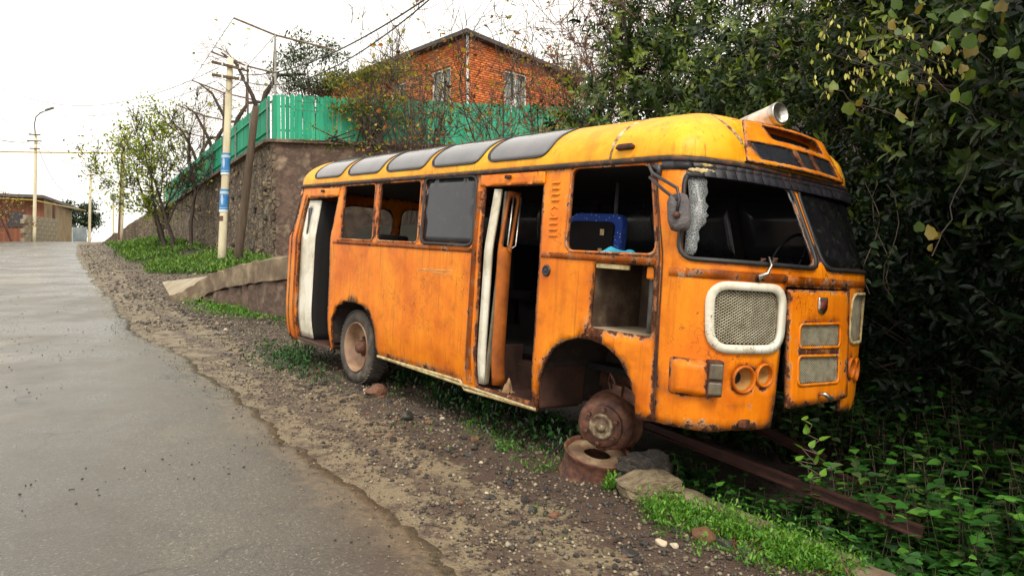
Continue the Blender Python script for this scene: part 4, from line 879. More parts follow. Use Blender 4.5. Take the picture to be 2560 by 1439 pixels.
def wall_face(m, a, d, L, zt, zb_, amp, seed, du=.25):
    n = int(L / du) + 1; hz = 22; nrm = d.cross(Vector((0, 0, 1))) * -1
    V = []; 
    for i in range(n):
        p = a + d * (i * du); zg = zb_ if zb_ is not None else gz(p.x, p.y) - .2
        for j in range(hz):
            z = zg + (zt(i * du) - zg) * j / (hz - 1); w = amp * (float(vnoise(i * du + p.x, z, 2.1, seed)) + .6 * float(vnoise(i * du, z, 6, seed + 2)))
            if j == hz - 1: w *= .3
            q = p + nrm * w; V.append((q.x, q.y, z))
    m.add(V, [(i * hz + j, (i + 1) * hz + j, (i + 1) * hz + j + 1, i * hz + j + 1) for i in range(n - 1) for j in range(hz - 1)])
rw_ = empty('retaining_wall', (K0.x, K0.y, 0), label='tall rubble and concrete retaining wall under the green fence', cat='wall')
def child(o, parent): o.parent = parent; o.matrix_parent_inverse = parent.matrix_world.inverted(); return o
bpy.context.view_layer.update()
m = MB(); wall_face(m, K0, WD_, 34, lambda t: WTOP, None, .10, 1); child(m.build('road_face', M['rubble'], None, True), rw_)
m = MB(); wall_face(m, K0 - WR * .0, WR, 16, lambda t: WTOP, 1.2, .03, 4); child(m.build('yard_face', M['plaster'], None, True), rw_)
m = MB(); wall_face(m, K0 + (WR * .02 - WD_ * .05), (WD_ * .35 + WR * 1).normalized(), .9, lambda t: WTOP - .1, 1.2, .10, 9, .12); child(m.build('corner_pier', M['rubble'], None, True), rw_)
for a, d, L in ((K0, WD_, 34), (K0, WR, 16)):
    m = MB(); nn = d.cross(Vector((0, 0, 1))) * -1; 
    m.beam(a + Vector((0, 0, WTOP - .02)) + nn * .03 - d * (.12 if d is WR else 0), a + d * L + Vector((0, 0, WTOP - .02)) + nn * .03, .42, .12); child(m.build('coping', M['plaster']), rw_)
r_ = random.Random(11)
def rock_mesh(name, seed, sub_=2, flat=.7, rough=.22, size=1):
    bm = bmesh.new(); bmesh.ops.create_icosphere(bm, subdivisions=sub_, radius=1); r = random.Random(seed); ph = [(rand_, r.uniform(0, 6)) for rand_ in [(r.uniform(-2, 2), r.uniform(-2, 2), r.uniform(-2, 2)) for _ in range(5)]]
    cuts = [(Vector((r.gauss(0, 1), r.gauss(0, 1), r.gauss(0, 1))).normalized(), r.uniform(.5, .85)) for _ in range(9)]
    sx, sy = r.uniform(.75, 1.25), r.uniform(.7, 1.1)
    for v in bm.verts:
        c = v.co.copy(); 
        for nrm, dd in cuts:
            h = c.dot(nrm) - dd
            if h > 0: c -= nrm * h * .9
        k = 1 + rough * sum(math.sin(f[0] * c.x * 2 + f[1] * c.y * 2 + f[2] * c.z * 2 + p_) for f, p_ in ph) / 5
        v.co = Vector((c.x * sx * k, c.y * sy * k, c.z * flat * k)) * size
    me = bpy.data.meshes.new(name); bm.to_mesh(me); bm.free(); return me
M['rock'] = simple('grey_rock', (.10, .085, .070), (.055, .046, .040), 3, .8, c3=(.20, .165, .125), lo=.3, hi=.7, bmp=1, bscale=7, bdist=.05)
M['rockdark'] = simple('dark_wet_stone', (.030, .028, .028), (.050, .045, .043), 6, .4, bmp=.3)
M['rocktan'] = simple('tan_stone', (.36, .285, .17), (.17, .12, .07), 3, .8, bmp=1, bscale=7, bdist=.05)
M['rockpale'] = simple('pale_stone', (.55, .47, .34), (.42, .35, .25), 5, .6, bmp=.2)
M['rockred'] = simple('red_brown_stone', (.20, .085, .045), (.11, .05, .03), 5, .6, bmp=.4)
for k in range(90):
    t = r_.uniform(0, 1) ** 1.3 * 20; p = K0 + WD_ * t; z0 = gz(p.x, p.y) + .2; z = z0 + r_.uniform(0, 1) * 4.2
    o = link('stone', rock_mesh('wall_stone', 100 + k, 1), M['rock'] if k % 3 == 0 else M['rocktan']); nn = WD_.cross(Vector((0, 0, 1))) * -1
    s = r_.uniform(.07, .17); o.scale = (s, s, s); o.location = p + Vector((0, 0, z)) + nn * .04; o.rotation_euler = (r_.uniform(0, 3),) * 3; child(o, rw_)
# green plank fence
def fmat():
    m, nt, p = nmat('green_fence_paint'); v = coords(nt, (6, 6, .6)); n = noise(nt, v, 2.2, 6, .65)
    oi = nt.nodes.new('ShaderNodeObjectInfo'); c = ramp(nt, oi.outputs['Random'], [(0, (.020, .25, .14)), (.6, (.032, .34, .195)), (1, (.07, .41, .25))])
    c = mixc(nt, ramp(nt, n, [(.45, 0.0), (.8, .55)]), c, (.02, .12, .06)); nt.links.new(c, p.inputs['Base Color']); p.inputs['Roughness'].default_value = .7; p.inputs['Specular IOR Level'].default_value = .15; return m
M['fence'] = fmat()
def plank_mesh(w, h, t, crown, seed):
    r = random.Random(seed); w2 = w / 2; pts = [(-w2, 0), (w2, 0), (w2, h - crown), (w2 * .55, h - crown * .25), (0, h), (-w2 * .55, h - crown * .3), (-w2, h - crown)]
    n = len(pts); m = MB().add([(x, -t / 2, z) for x, z in pts] + [(x, t / 2, z) for x, z in pts], [tuple(range(n)), tuple(range(2 * n - 1, n - 1, -1))] + [(i, n + i, n + (i + 1) % n, (i + 1) % n) for i in range(n)])
    me = bpy.data.meshes.new('plank'); me.from_pydata(m.v, [], m.f); me.update(); me.materials.append(M['fence']); return me
PM = [plank_mesh(.142 + .006 * (k % 3), 1.66 + .015 * k, .022, .04 + .01 * (k % 2), k) for k in range(4)]
def fence(name, a, d, L, label, pitch):
    f = empty(name, a, 0, label, 'fence'); bpy.context.view_layer.update(); rr = random.Random(4); ang = math.atan2(d.y, d.x); n = int(L / pitch)
    for i in range(n):
        o = bpy.data.objects.new('plank', PM[rr.randrange(4)]); col.objects.link(o); o.parent = f
        q = d * (i * pitch + pitch / 2); o.location = (q.x, q.y, rr.uniform(-.03, .03)); o.rotation_euler = (0, rr.uniform(-.012, .012), ang)
    nn = d.cross(Vector((0, 0, 1))) * -1
    for z in (.35, 1.25):
        m = MB(); m.beam(-nn * .05 * -1 + Vector((0, 0, z)), d * L + nn * .05 + Vector((0, 0, z)), .05, .07); m.build('rail', M['fence'], f)
    for k in range(int(L / 3) + 1):
        q = d * (k * 3); m = MB().beam((q.x + nn.x * .09, q.y + nn.y * .09, -.1), (q.x + nn.x * .09, q.y + nn.y * .09, 1.5), .06, .06, (1, 0, 0)); m.build('post', M['steelgrey'], f)
    return f
fence('roadside_fence', K0 + Vector((0, 0, WTOP + .05)) + WD_ * .12, WD_, 33, 'bright green plank fence running along the wall top beside the road', .150)
fence('yard_fence', K0 + Vector((0, 0, WTOP + .05)) + WR * .06, WR, 13, 'bright green plank fence turning across in front of the brick house', .158)
# brick house on the terrace
HC = Vector((-2.14, 36.0, 6.4)); HL_ = Vector((-.677, .736, 0)); HR_ = Vector((.736, .677, 0)); HZ = 13.2
house = empty('brick_house', HC, 0, 'red brick house with white windows and dark eaves above the green fence', 'house')
def bmat(name, c):
    m, nt, p = nmat(name); v = coords(nt); n = noise(nt, v, 1.1, 5, .6); oi = attr(nt, 'tint')
    k = ramp(nt, oi, [(0, tuple(x * .55 for x in c)), (.5, c), (1, (min(1, c[0] * 1.25), c[1] * 1.5, c[2] * 1.6))]); nt.links.new(mixc(nt, ramp(nt, n, [(.45, 0.0), (.75, .5)]), k, tuple(x * .45 for x in c)), p.inputs['Base Color']); p.inputs['Roughness'].default_value = .85; return m
M['brick'] = bmat('red_brick', (.58, .145, .034)); M['mortar'] = simple('mortar', (.42, .13, .045), (.30, .095, .038), 3, .95)
def brick_face(d, L, ztop, wins, parent, side_n):
    """mortar wall with openings plus single bricks laid on it"""
    H0 = 0.0; top = lambda t: ztop(t) - HC.z
    outer = [(0, H0), (L, H0), (L, top(L)), (0, top(0))]
    def fn(a, b, i=0.):
        a = np.asarray(a, float); b = np.asarray(b, float); return np.stack([d.x * a - side_n.x * np.asarray(i), d.y * a - side_n.y * np.asarray(i), b + 0 * a], -1)
    wl_ = panel('wall', outer, wins, fn, M['mortar'], parent, thick=.3, res=1.2, flip=(d.cross(Vector((0, 0, 1))).dot(side_n) < 0), smooth_=False)
    V = []; F = []; T = []; rr = np.random.default_rng(5); z = 2.2; row = 0; c, cw = .112, .27
    while z < top(0) - .1:
        x = -.13 * (row % 2)
        while x < L:
            a0, a1 = max(.0, x + .008), min(L, x + cw - .008); zc = z + c / 2
            cen = np.array([[(a0 + a1) / 2, zc]])
            if a1 - a0 > .06 and z + c < top((a0 + a1) / 2) - .02 and not any(inpoly(cen, grow_poly(w, .09))[0] for w in wins):
                h = .018 + rr.uniform(0, .012); n = len(V)
                for aa in (a0, a1):
                    for bb in (z + .006, z + c - .006):
                        for hh in (0, h): V.append((d.x * aa + side_n.x * hh, d.y * aa + side_n.y * hh, bb))
                F += [(n, n + 1, n + 3, n + 2), (n + 4, n + 6, n + 7, n + 5), (n, n + 4, n + 5, n + 1), (n + 2, n + 3, n + 7, n + 6), (n + 1, n + 5, n + 7, n + 3)]; T += [rr.uniform(0, 1)] * 8
            x += cw
        z += c; row += 1
    o = link('brick_courses', np_mesh('brick_courses', V, np.array(F), tint=T), M['brick'], wl_); tag(o, kind='stuff'); return wl_
nL = Vector((-HL_.y, HL_.x, 0)); nL = nL if nL.y < 0 else -nL; nR = Vector((HR_.y, -HR_.x, 0)); nR = nR if nR.y < 0 else -nR
rect = lambda x0, x1, z0, z1: [(x0, z0), (x1, z0), (x1, z1), (x0, z1)]
wL = [rect(1.35, 2.85, 3.9, 5.6), rect(5.2, 6.6, 3.9, 5.6), rect(9.2, 10.6, 3.9, 5.6)]; wR = [rect(2.4, 3.9, 3.7, 5.6)]
brick_face(HL_, 15, lambda t: HZ, wL, house, nL); brick_face(HR_, 7.6, lambda t: HZ - .105 * t, wR, house, nR)
M['whiteframe'] = simple('white_window_paint', (.72, .72, .68), (.55, .55, .50), 5, .6); M['curtain'] = simple('pale_curtain', (.52, .54, .50), (.36, .38, .34), 3, .8, stretch=(9, 9, .4))
for d, nn, ws in ((HL_, nL, wL), (HR_, nR, wR)):
    for w in ws:
        x0, z0 = w[0]; x1, z1 = w[2]; q = lambda a, h=0.: d * a + nn * h
        fr = MB(); 
        for a, b, c, e in ((x0, z0, x1, z0), (x0, z1, x1, z1), (x0, z0, x0, z1), (x1, z0, x1, z1), ((x0 + x1) / 2, z0, (x0 + x1) / 2, z1)):
            A_ = q(a, -.06) + Vector((0, 0, b)); B_ = q(c, -.06) + Vector((0, 0, e)); fr.beam(A_, B_, .10, .10, nn)
        f_ = fr.build('window', M['whiteframe'], house)
        for u0, u1 in ((x0, (x0 + x1) / 2), ((x0 + x1) / 2, x1)):
            MB().add([tuple(q(u0, -.09) + Vector((0, 0, z0))), tuple(q(u1, -.09) + Vector((0, 0, z0))), tuple(q(u1, -.09) + Vector((0, 0, z1))), tuple(q(u0, -.09) + Vector((0, 0, z1)))], [(0, 1, 2, 3)]).build('pane', glass('window_glass_%d' % len(bpy.data.materials), (.10, .11, .10), .05, .35), f_)
            n_ = 14; Vc = []
            for i in range(n_ + 1):
                a = u0 + (u1 - u0) * (i / n_) * .72 + (.28 * (u1 - u0) if u0 != x0 else 0)
                for zz in (z0, z1): Vc.append(tuple(q(a, -.16 + .03 * math.sin(i * 2.4)) + Vector((0, 0, zz))))
            MB().add(Vc, [(2 * i, 2 * i + 2, 2 * i + 3, 2 * i + 1) for i in range(n_)]).build('curtain', M['curtain'], f_)
        MB().beam(q(x0 - .1, .03) + Vector((0, 0, z0 - .06)), q(x1 + .1, .03) + Vector((0, 0, z0 - .06)), .16, .05, nn).build('sill', M['whiteframe'], house)
M['eave'] = simple('dark_roof_edge', (.05, .04, .036), (.09, .07, .06), 4, .7)
ht = HZ - HC.z; cL = HL_ * 15.4; cR = HR_ * 8.0; o0 = (nL + nR) * .4
rp = [o0 + Vector((0, 0, ht + .02)), cL + nL * .4 + Vector((0, 0, ht + .02)), cL + cR + Vector((0, 0, ht - 1.0)), cR + nR * .4 + Vector((0, 0, ht - .105 * 8.0 + .02))]
MB().add([tuple(p) for p in rp] + [tuple(p + Vector((0, 0, .20))) for p in rp], [(3, 2, 1, 0), (4, 5, 6, 7)] + [(i, (i + 1) % 4, 4 + (i + 1) % 4, 4 + i) for i in range(4)]).build('roof', M['eave'], house)
MB().tube([(nL + nR) * .12 + Vector((0, 0, 1)), (nL + nR) * .12 + Vector((0, 0, ht))], .06, 8).build('downpipe', M['whiteframe'], house)
# neighbour's wall farther up the road
m = MB(); a = K0 + WD_ * 34; b = Vector((-37.5, 68, 0)); d = (b - a).normalized(); wall_face(m, a, d, (b - a).length, lambda t: 7.0 - t * .16, None, .06, 7, .4); o = m.build('boundary_wall', M['rubble'], None, True); tag(o, 'lower rubble wall tapering down towards the crest of the road', 'wall')
sm_ = o.modifiers.new('thickness', 'SOLIDIFY'); sm_.thickness = .4; sm_.offset = -1
# ramp side wall with cracked coping
rwl = empty('ramp_wall', (-6.7, 16.7, 0), label='curved concrete side wall of the driveway rising behind the bus', cat='wall'); bpy.context.view_layer.update()
def sweep_wall(path, tops, bots, th, mat, name, parent, jit=.022):
    r = random.Random(3); V = []; n = len(path)
    for i in range(n):
        d = (path[min(i + 1, n - 1)] - path[max(i - 1, 0)]).normalized(); nn = Vector((-d.y, d.x, 0)) * -1
        for s_, z in ((th, bots[i]), (th, tops[i]), (0, tops[i]), (0, bots[i])): q = path[i] + nn * (s_ - th / 2) + Vector((r.uniform(-jit, jit), r.uniform(-jit, jit), z + r.uniform(-jit, jit))); V.append(tuple(q))
    F = [(i * 4 + j, (i + 1) * 4 + j, (i + 1) * 4 + (j + 1) % 4, i * 4 + (j + 1) % 4) for i in range(n - 1) for j in range(4)] + [(0, 1, 2, 3), tuple((n - 1) * 4 + j for j in (3, 2, 1, 0))]
    o = MB().add(V, F).build(name, mat, None, False, .015); return child(o, parent)
ctrl = [(-8.15, 17.62, 1.08), (-7.6, 17.3, 1.25), (-7.1, 16.98, 1.46), (-6.65, 16.6, 1.64), (-6.0, 15.9, 1.77), (-5.3, 15.1, 1.86), (-4.6, 14.3, 1.93), (-3.6, 13.5, 2.0), (-2.2, 12.8, 2.1)]
P_ = []; Z_ = []
for i in range(len(ctrl) - 1):
    for t in np.linspace(0, 1, 6)[:-1]: a = Vector(ctrl[i]); b = Vector(ctrl[i + 1]); q = a.lerp(b, t); P_.append(Vector((q.x, q.y, 0))); Z_.append(q.z)
sweep_wall(P_, Z_, [max(z - .42, .6) for z in Z_], .30, M['concrete'], 'coping', rwl)
sweep_wall(P_[6:], [z - .43 for z in Z_[6:]], [.2] * len(P_[6:]), .20, M['plaster'], 'lower_wall', rwl, .05)

# ------------------------------------------------------------------ poles, trellis, far houses, wires
def catenary(a, b, sag, n=18):
    a = Vector(a); b = Vector(b); return [a.lerp(b, i / n) - Vector((0, 0, sag * 4 * (i / n) * (1 - i / n))) for i in range(n + 1)]
def pole(name, base, top, r0, r1, mat, label, n=14):
    base = Vector(base); g = gz(base.x, base.y); base.z = min(base.z, g) - .3
    o = empty(name, (base.x, base.y, g), 0, label, 'pole'); bpy.context.view_layer.update()
    k = 8; pts = [base.lerp(Vector(top), i / k) for i in range(k + 1)]
    child(MB().tube(pts, [r0 + (r1 - r0) * i / k for i in range(k + 1)], n).build('shaft', mat, None, True), o); return o
pb, pt = at(553, 660, 27), at(576, 146, 27)
cp = pole('utility_pole', pb, pt, .15, .11, M['concretepole'], 'cream concrete utility pole with blue posters and two wooden crossarms')
for (a, b) in (((530, 155), (622, 177)), ((530, 187), (622, 201))):
    child(MB().beam(at(*a, 26.8), at(*b, 26.9), .09, .09).build('crossarm', M['wood']), cp)
for px in (536, 556, 600, 615):
    for py in (0, 31): q = at(px, 158 + py + (px - 530) * .2, 26.8); child(MB().tube([q, q + Vector((0, 0, .16))], [.035, .03], 8).build('insulator', M['whiteframe']), cp)
child(MB().tube([at(545, 206, 26.85), at(572, 228, 26.85), at(600, 206, 26.85)], .02, 6).build('brace', M['steelgrey']), cp)
def postermat(i):
    m, nt, p = nmat('blue_poster_%d' % i); t = nt.nodes.new('ShaderNodeTexCoord'); sx = nt.nodes.new('ShaderNodeSeparateXYZ'); nt.links.new(t.outputs['Generated'], sx.inputs[0]); z = sx.outputs['Z']; x = sx.outputs['X']
    n = noise(nt, coords(nt), 9, 5, .6)
    blue = mixc(nt, ramp(nt, n, [(.4, 0.0), (.7, .6)]), (.02, .16, .42), (.10, .34, .58))
    band = ramp(nt, z, [(.0, 1.0), (.10, 1.0), (.11, 0.0), (.17, 0.0), (.18, .85), (.205, 0.0), (.78, 0.0), (.80, .7), (.9, .7), (.92, 0.0)])
    dx = mathn(nt, 'SUBTRACT', x, .45); dz = mathn(nt, 'SUBTRACT', z, .55); rr_ = mathn(nt, 'ADD', mathn(nt, 'MULTIPLY', mathn(nt, 'MULTIPLY', dx, dx), 3.2), mathn(nt, 'MULTIPLY', dz, dz))
    c = mixc(nt, band, blue, (.62, .66, .66)); c = mixc(nt, ramp(nt, rr_, [(.03, .75), (.07, 0.0)]), c, (.55, .58, .62)); nt.links.new(c, p.inputs['Base Color']); p.inputs['Roughness'].default_value = .6; return m
for i, (y0, y1) in enumerate(((383, 437), (473, 530))):
    def onpole(py, f=(pt - pb)): return pb + f * ((660 - py) / (660 - 146))
    a, b = onpole(y1), onpole(y0); V = []; n = 14
    for k in range(n + 1):
        t = R(-170) + R(200) * k / n
        for q in (a, b): V.append(tuple(q + Vector((math.cos(t), math.sin(t), 0)) * .155))
    child(MB().add(V, [(2 * k, 2 * k + 2, 2 * k + 3, 2 * k + 1) for k in range(n)]).build('poster', postermat(i)), cp)
# small brown sticker
a, b = onpole(552), onpole(540); child(MB().add([tuple(q + Vector((math.cos(t), math.sin(t), 0)) * .154) for t in np.linspace(R(-130), R(-70), 6) for q in (a, b)], [(2 * k, 2 * k + 2, 2 * k + 3, 2 * k + 1) for k in range(5)]).build('sticker', M['rust']), cp)
wp_ = pole('wooden_pole', at(591, 648, 26.2), at(640, 266, 25.9), .155, .115, M['wood'], 'leaning weathered wooden pole propped against the retaining wall')
lp = pole('lamp_post', at(85, 598, 64), at(90, 335, 64), .15, .11, M['concretepole'], 'concrete lamp post with curved arm beside the distant brick house')
child(MB().tube([at(89, 345, 64), at(86, 310, 64), at(90, 292, 64), at(103, 281, 64), at(120, 275, 64)], .05, 8).build('lamp_arm', M['steelgrey'], None, True), lp); child(MB().box(at(124, 272.5, 64), (.75, .25, .16), (0, R(-18), 0)).build('lamp_head', M['steelgrey'], None, False, .05), lp)
for py, w in ((336, 16), (352, 20), (371, 14)): child(MB().beam(at(88 - w, py, 63.8), at(88 + w * .8, py + 1, 63.8), .09, .09).build('crossarm', M['wood']), lp)
fp = pole('roadside_pole', at(300, 602, 60), at(309, 345, 60), .21, .15, M['concretepole'], 'concrete pole with rust red conduit behind the yellow leaved tree')
child(MB().tube([at(296, 600, 59.6), at(305, 380, 59.6)], .07, 8).build('conduit', M['rust']), fp)
p5_ = pole('distant_pole', at(222, 598, 84), at(227, 425, 84), .16, .12, M['concretepole'], 'slender far pole with crossarms beyond the crest, beside the dark tree'); 
for py in (426, 438): child(MB().beam(at(219, py, 83.8), at(236, py, 83.8), .1, .1).build('crossarm', M['wood']), p5_)
p6_ = pole('distant_lamp', at(283, 572, 96), at(283, 488, 96), .12, .10, M['concretepole'], 'smallest far pole with box head beyond the crest'); child(MB().box(at(283, 492, 95.8), (.6, .3, .8)).build('lamp_head', M['steelgrey']), p6_)
# wires
def wire(pts, r, label, mat='cable'): tag(MB().tube(pts, r, 5).build('wire' if mat == 'cable' else 'gas_pipe', M[mat], None, True), label, 'wire' if mat == 'cable' else 'pipe', 'overhead wires' if mat == 'cable' else None)
wire(catenary(at(590, 186, 26.8), at(1090, -20, 14), .5), .018, 'upper thick black cable rising from the poster pole across the sky')
wire(catenary(at(600, 200, 26.8), at(1075, -2, 14.5), .75), .016, 'lower thick black cable rising from the poster pole across the sky')
wire(catenary(at(-60, 180, 40), at(548, 168, 26.8), 1.6), .011, 'thin wire sagging over the road to the upper crossarm'); wire(catenary(at(-60, 215, 42), at(545, 200, 26.8), 1.5), .010, 'thin wire sagging over the road to the lower crossarm')
wire(catenary(at(-60, 330, 62), at(86, 352, 63.8), .4), .018, 'far wire reaching the middle crossarm of the lamp post'); wire(catenary(at(90, 352, 63.8), at(309, 395, 60), 1.4), .018, 'far wire between the lamp post and the conduit pole')
wire(catenary(at(96, 371, 63.8), at(224, 428, 83.8), 3.2), .02, 'deeply sagging far wire from the lamp post to the slender pole'); wire(catenary(at(-60, 230, 55), at(84, 336, 63.8), .6), .016, 'far wire coming down steeply to the top of the lamp post')
wire(catenary(at(228, 430, 83.8), at(283, 492, 95.8), 2.0), .02, 'far wire between the slender pole and the smallest pole'); wire(catenary(at(-60, 340, 58), at(305, 350, 60), .5), .014, 'thin level wire ending at the top of the conduit pole')
wire([at(-40, 379, 60.3), at(120, 381, 60), at(305, 383, 59.7)], .055, 'long yellow gas pipe carried level above the road', 'yellowpipe')
wire([at(-40, 494, 62), at(80, 500, 64), at(215, 527, 82)], .06, 'second yellow gas pipe passing in front of the distant house', 'yellowpipe')
# vine trellis on the terrace
M['trellis'] = simple('rusty_pipe', (.11, .055, .035), (.20, .16, .12), 5, .6, bmp=.1); M['palepipe'] = simple('pale_painted_pipe', (.34, .38, .33), (.20, .16, .12), 4, .6, bmp=.1)
tips_ = []
for i, t in enumerate((.3, 5.2, 10.7, 16.8, 23)):
    b = K0 + WD_ * t + WR * .25; b.z = WTOP - .1; tp_ = b + Vector((0, 0, 4.15)); out = tp_ - WR * 1.5 + Vector((0, 0, .55)); inn = tp_ + WR * 2.2 - Vector((0, 0, .45))
    o = empty('vine_trellis', b, 0, ('pale pipe trellis frame at the fence corner', 'brown pipe trellis frame beside the thick vine trunk', 'thin pipe trellis frame behind the poster pole', 'small trellis frame behind the yellow leaved tree', 'farthest trellis frame above the fence end')[i], 'trellis', 'vine trellis frames'); bpy.context.view_layer.update()
    child(MB().tube([b, tp_], .045, 8).build('post', M['palepipe'] if i == 0 else M['trellis']), o); child(MB().tube([out, tp_, inn], .04, 6).build('arm', M['trellis']), o)
    child(MB().tube([tp_ - Vector((0, 0, 1.9)) - WR * -.02 - WD_ * -.6, tp_], .03, 6).build('brace', M['trellis']), o); tips_.append((out, tp_, inn))
for k in range(3): wire([t[k] for t in tips_], .012, ('outer', 'middle', 'inner')[k] + ' trellis wire strung between the pipe frames')
# distant brick house at the crest
dh = empty('distant_house', (-44.2, 70, 4.6), 0, 'distant orange brick house with plastered gable side at the crest of the road', 'house'); bpy.context.view_layer.update()
A_ = Vector((-44.2, 70, 4.2)); Bf = Vector((-49.3, 83, 4.2)); Lf = Vector((-56.5, 65.2, 4.2)); up = Vector((0, 0, 4.7))
def bricktex():
    m, nt, p = nmat('orange_brick_far'); b = nt.nodes.new('ShaderNodeTexBrick'); nt.links.new(coords(nt, (1, 1, 1)), b.inputs['Vector']); b.inputs['Scale'].default_value = 2.2
    b.inputs['Color1'].default_value = (.22, .075, .035, 1); b.inputs['Color2'].default_value = (.15, .055, .03, 1); b.inputs['Mortar'].default_value = (.14, .06, .035, 1); nt.links.new(b.outputs[0], p.inputs['Base Color']); p.inputs['Roughness'].default_value = .9; return m
M['farbrick'] = bricktex(); M['beige'] = simple('beige_plaster', (.34, .25, .13), (.22, .15, .08), .8, .9)
child(MB().add([A_, Lf, Lf + up, A_ + up], [(0, 1, 2, 3)]).build('front_wall', M['farbrick']), dh); child(MB().add([A_, Bf, Bf + up, A_ + up], [(3, 2, 1, 0)]).build('side_wall', M['beige']), dh)
e = Vector((.5, -.9, 0)); child(MB().add([A_ + up + e, Lf + up + e * 1.2, Lf + up + Vector((-4, 14, 1.1)), Bf + up + Vector((.6, .3, .1)), A_ + up + e + Vector((0, 0, .28)), Lf + up + e * 1.2 + Vector((0, 0, .28)), Lf + up + Vector((-4, 14, 1.5)), Bf + up + Vector((.6, .3, .4))], [(3, 2, 1, 0), (4, 5, 6, 7), (0, 1, 5, 4), (3, 0, 4, 7), (1, 2, 6, 5), (2, 3, 7, 6)]).build('roof', simple('grey_sheet_roof', (.10, .085, .08), (.06, .05, .05), 2, .6)), dh)
ld = (Lf - A_).normalized()
for t in (1.6, 5.2): child(MB().beam(A_ + ld * t + Vector((0, -.05, 2.7)), A_ + ld * (t + 1.3) + Vector((0, -.05, 2.7)), .12, 1.4).build('window', M['tint']), dh)
child(MB().tube([at(135, 500, 72), at(134, 597, 72)], .12, 6).build('drainpipe', M['rust']), dh)
bw = empty('block_wall', at(62, 600, 63), 0, 'grey concrete block wall standing before the distant house', 'wall'); bpy.context.view_layer.update()
bm_ = MB().box((0, 0, 0), (.80, .3, .38)); bme = bpy.data.meshes.new('block'); bme.from_pydata(bm_.v, [], bm_.f); bme.materials.append(simple('grey_block', (.34, .29, .20), (.22, .18, .12), 2, .9))
w0 = at(62, 600, 63); wd = (at(150, 600, 69) - w0); wd.z = 0; Lw = wd.length; wd.normalize()
for r2 in range(6):
    for c2 in range(int(Lw / .82)):
        o = bpy.data.objects.new('block', bme); col.objects.link(o); o.location = Vector((w0.x, w0.y, 4.75)) + wd * (c2 * .82 + .41 * (r2 % 2)) + Vector((0, 0, r2 * .40 - .1)); o.rotation_euler = (0, 0, math.atan2(wd.y, wd.x)); child(o, bw)
cf = empty('sheet_fence', at(182, 600, 86), 0, 'pale corrugated metal fence beside the distant house', 'fence'); bpy.context.view_layer.update()
for i in range(6): q = at(184 + i * 6, 600, 86); child(MB().box((q.x, q.y, 6.0), (.27, .05, 2.6)).build('sheet', simple('galvanised_sheet_%d' % i, (.32, .36, .38), (.2, .24, .26), 1, .5)), cf)
# steel rails in the ditch
def rail(a, b, label):
    a = Vector(a); b = Vector(b); d = (b - a).normalized(); sd_ = d.cross(Vector((0, 0, 1))).normalized(); up_ = sd_.cross(d); m = MB()
    pr = [(x * .6, z * .7) for x, z in [(-.05, 0), (.05, 0), (.05, .012), (.008, .025), (.008, .085), (.03, .092), (.03, .115), (-.03, .115), (-.03, .092), (-.008, .085), (-.008, .025), (-.05, .012)]]; n = len(pr)
    m.add([tuple(q + sd_ * x + up_ * z) for q in (a, b) for x, z in pr], [(i, (i + 1) % n, n + (i + 1) % n, n + i) for i in range(n)] + [tuple(range(n))[::-1], tuple(range(n, 2 * n))])
    tag(m.build('steel_rail', M['railrust']), label, 'rail')
rail(at(1600, 1068, 6.6), at(2305, 1345, 4.75), 'long rusty steel rail sticking out of the ditch from under the bus')
rail(at(1860, 1060, 7.0), at(2060, 1160, 6.2), 'short rusty rail emerging from under the bus front'); rail(at(2085, 1200, 5.75), at(2345, 1318, 5.15), 'second rusty rail half buried in the weeds by the rail end')
# wheel rim and blocks holding up the brake drum
q = gpx(1484, 1205); rim = empty('rusty_wheel_rim', q, 0, 'rusty wheel rim lying under the bare brake drum as a prop', 'wheel rim'); rim.rotation_euler = (R(13), R(9), 0); rim.location = q + Vector((.02, .22, -.01)); rim.scale = (1.06, 1.06, 1.0)
MB().lathe([(-.02, .255), (-.01, .262), (.02, .250), (.05, .238), (.14, .232), (.175, .236), (.20, .248), (.212, .244), (.205, .228), (.17, .222), (.06, .218), (.0, .235)], 44).build('rim_barrel', M['rust'], rim, True)
MB().lathe([(.172, .224), (.20, .20), (.215, .15), (.195, .105), (.17, .10)], 44).build('rim_disc', simple('tan_rusted_disc', (.28, .20, .115), (.13, .075, .04), 6, .7, c3=(.06, .03, .02), lo=.3, hi=.7, bmp=.4), rim, True)
for a in (2.4, 5.2): MB().box((.24 * math.cos(a), .24 * math.sin(a), .09), (.012, .018, .09), (0, 0, a)).build('valve_slot', M['black'], rim)
def rock(px, py, size, mat, label, seed, dz=.2, flat=.7, rot=None, sub_=2, name='rock', group=None, rough=.2):
    q = gpx(px, py); o = link(name, rock_mesh(name, seed, sub_, flat, rough), M[mat], None, sub_ > 2); o.scale = (size,) * 3; o.location = q + Vector((0, 0, size * flat * dz)); o.rotation_euler = rot or (0, 0, seed * 1.3); tag(o, label, 'stone', group); return o
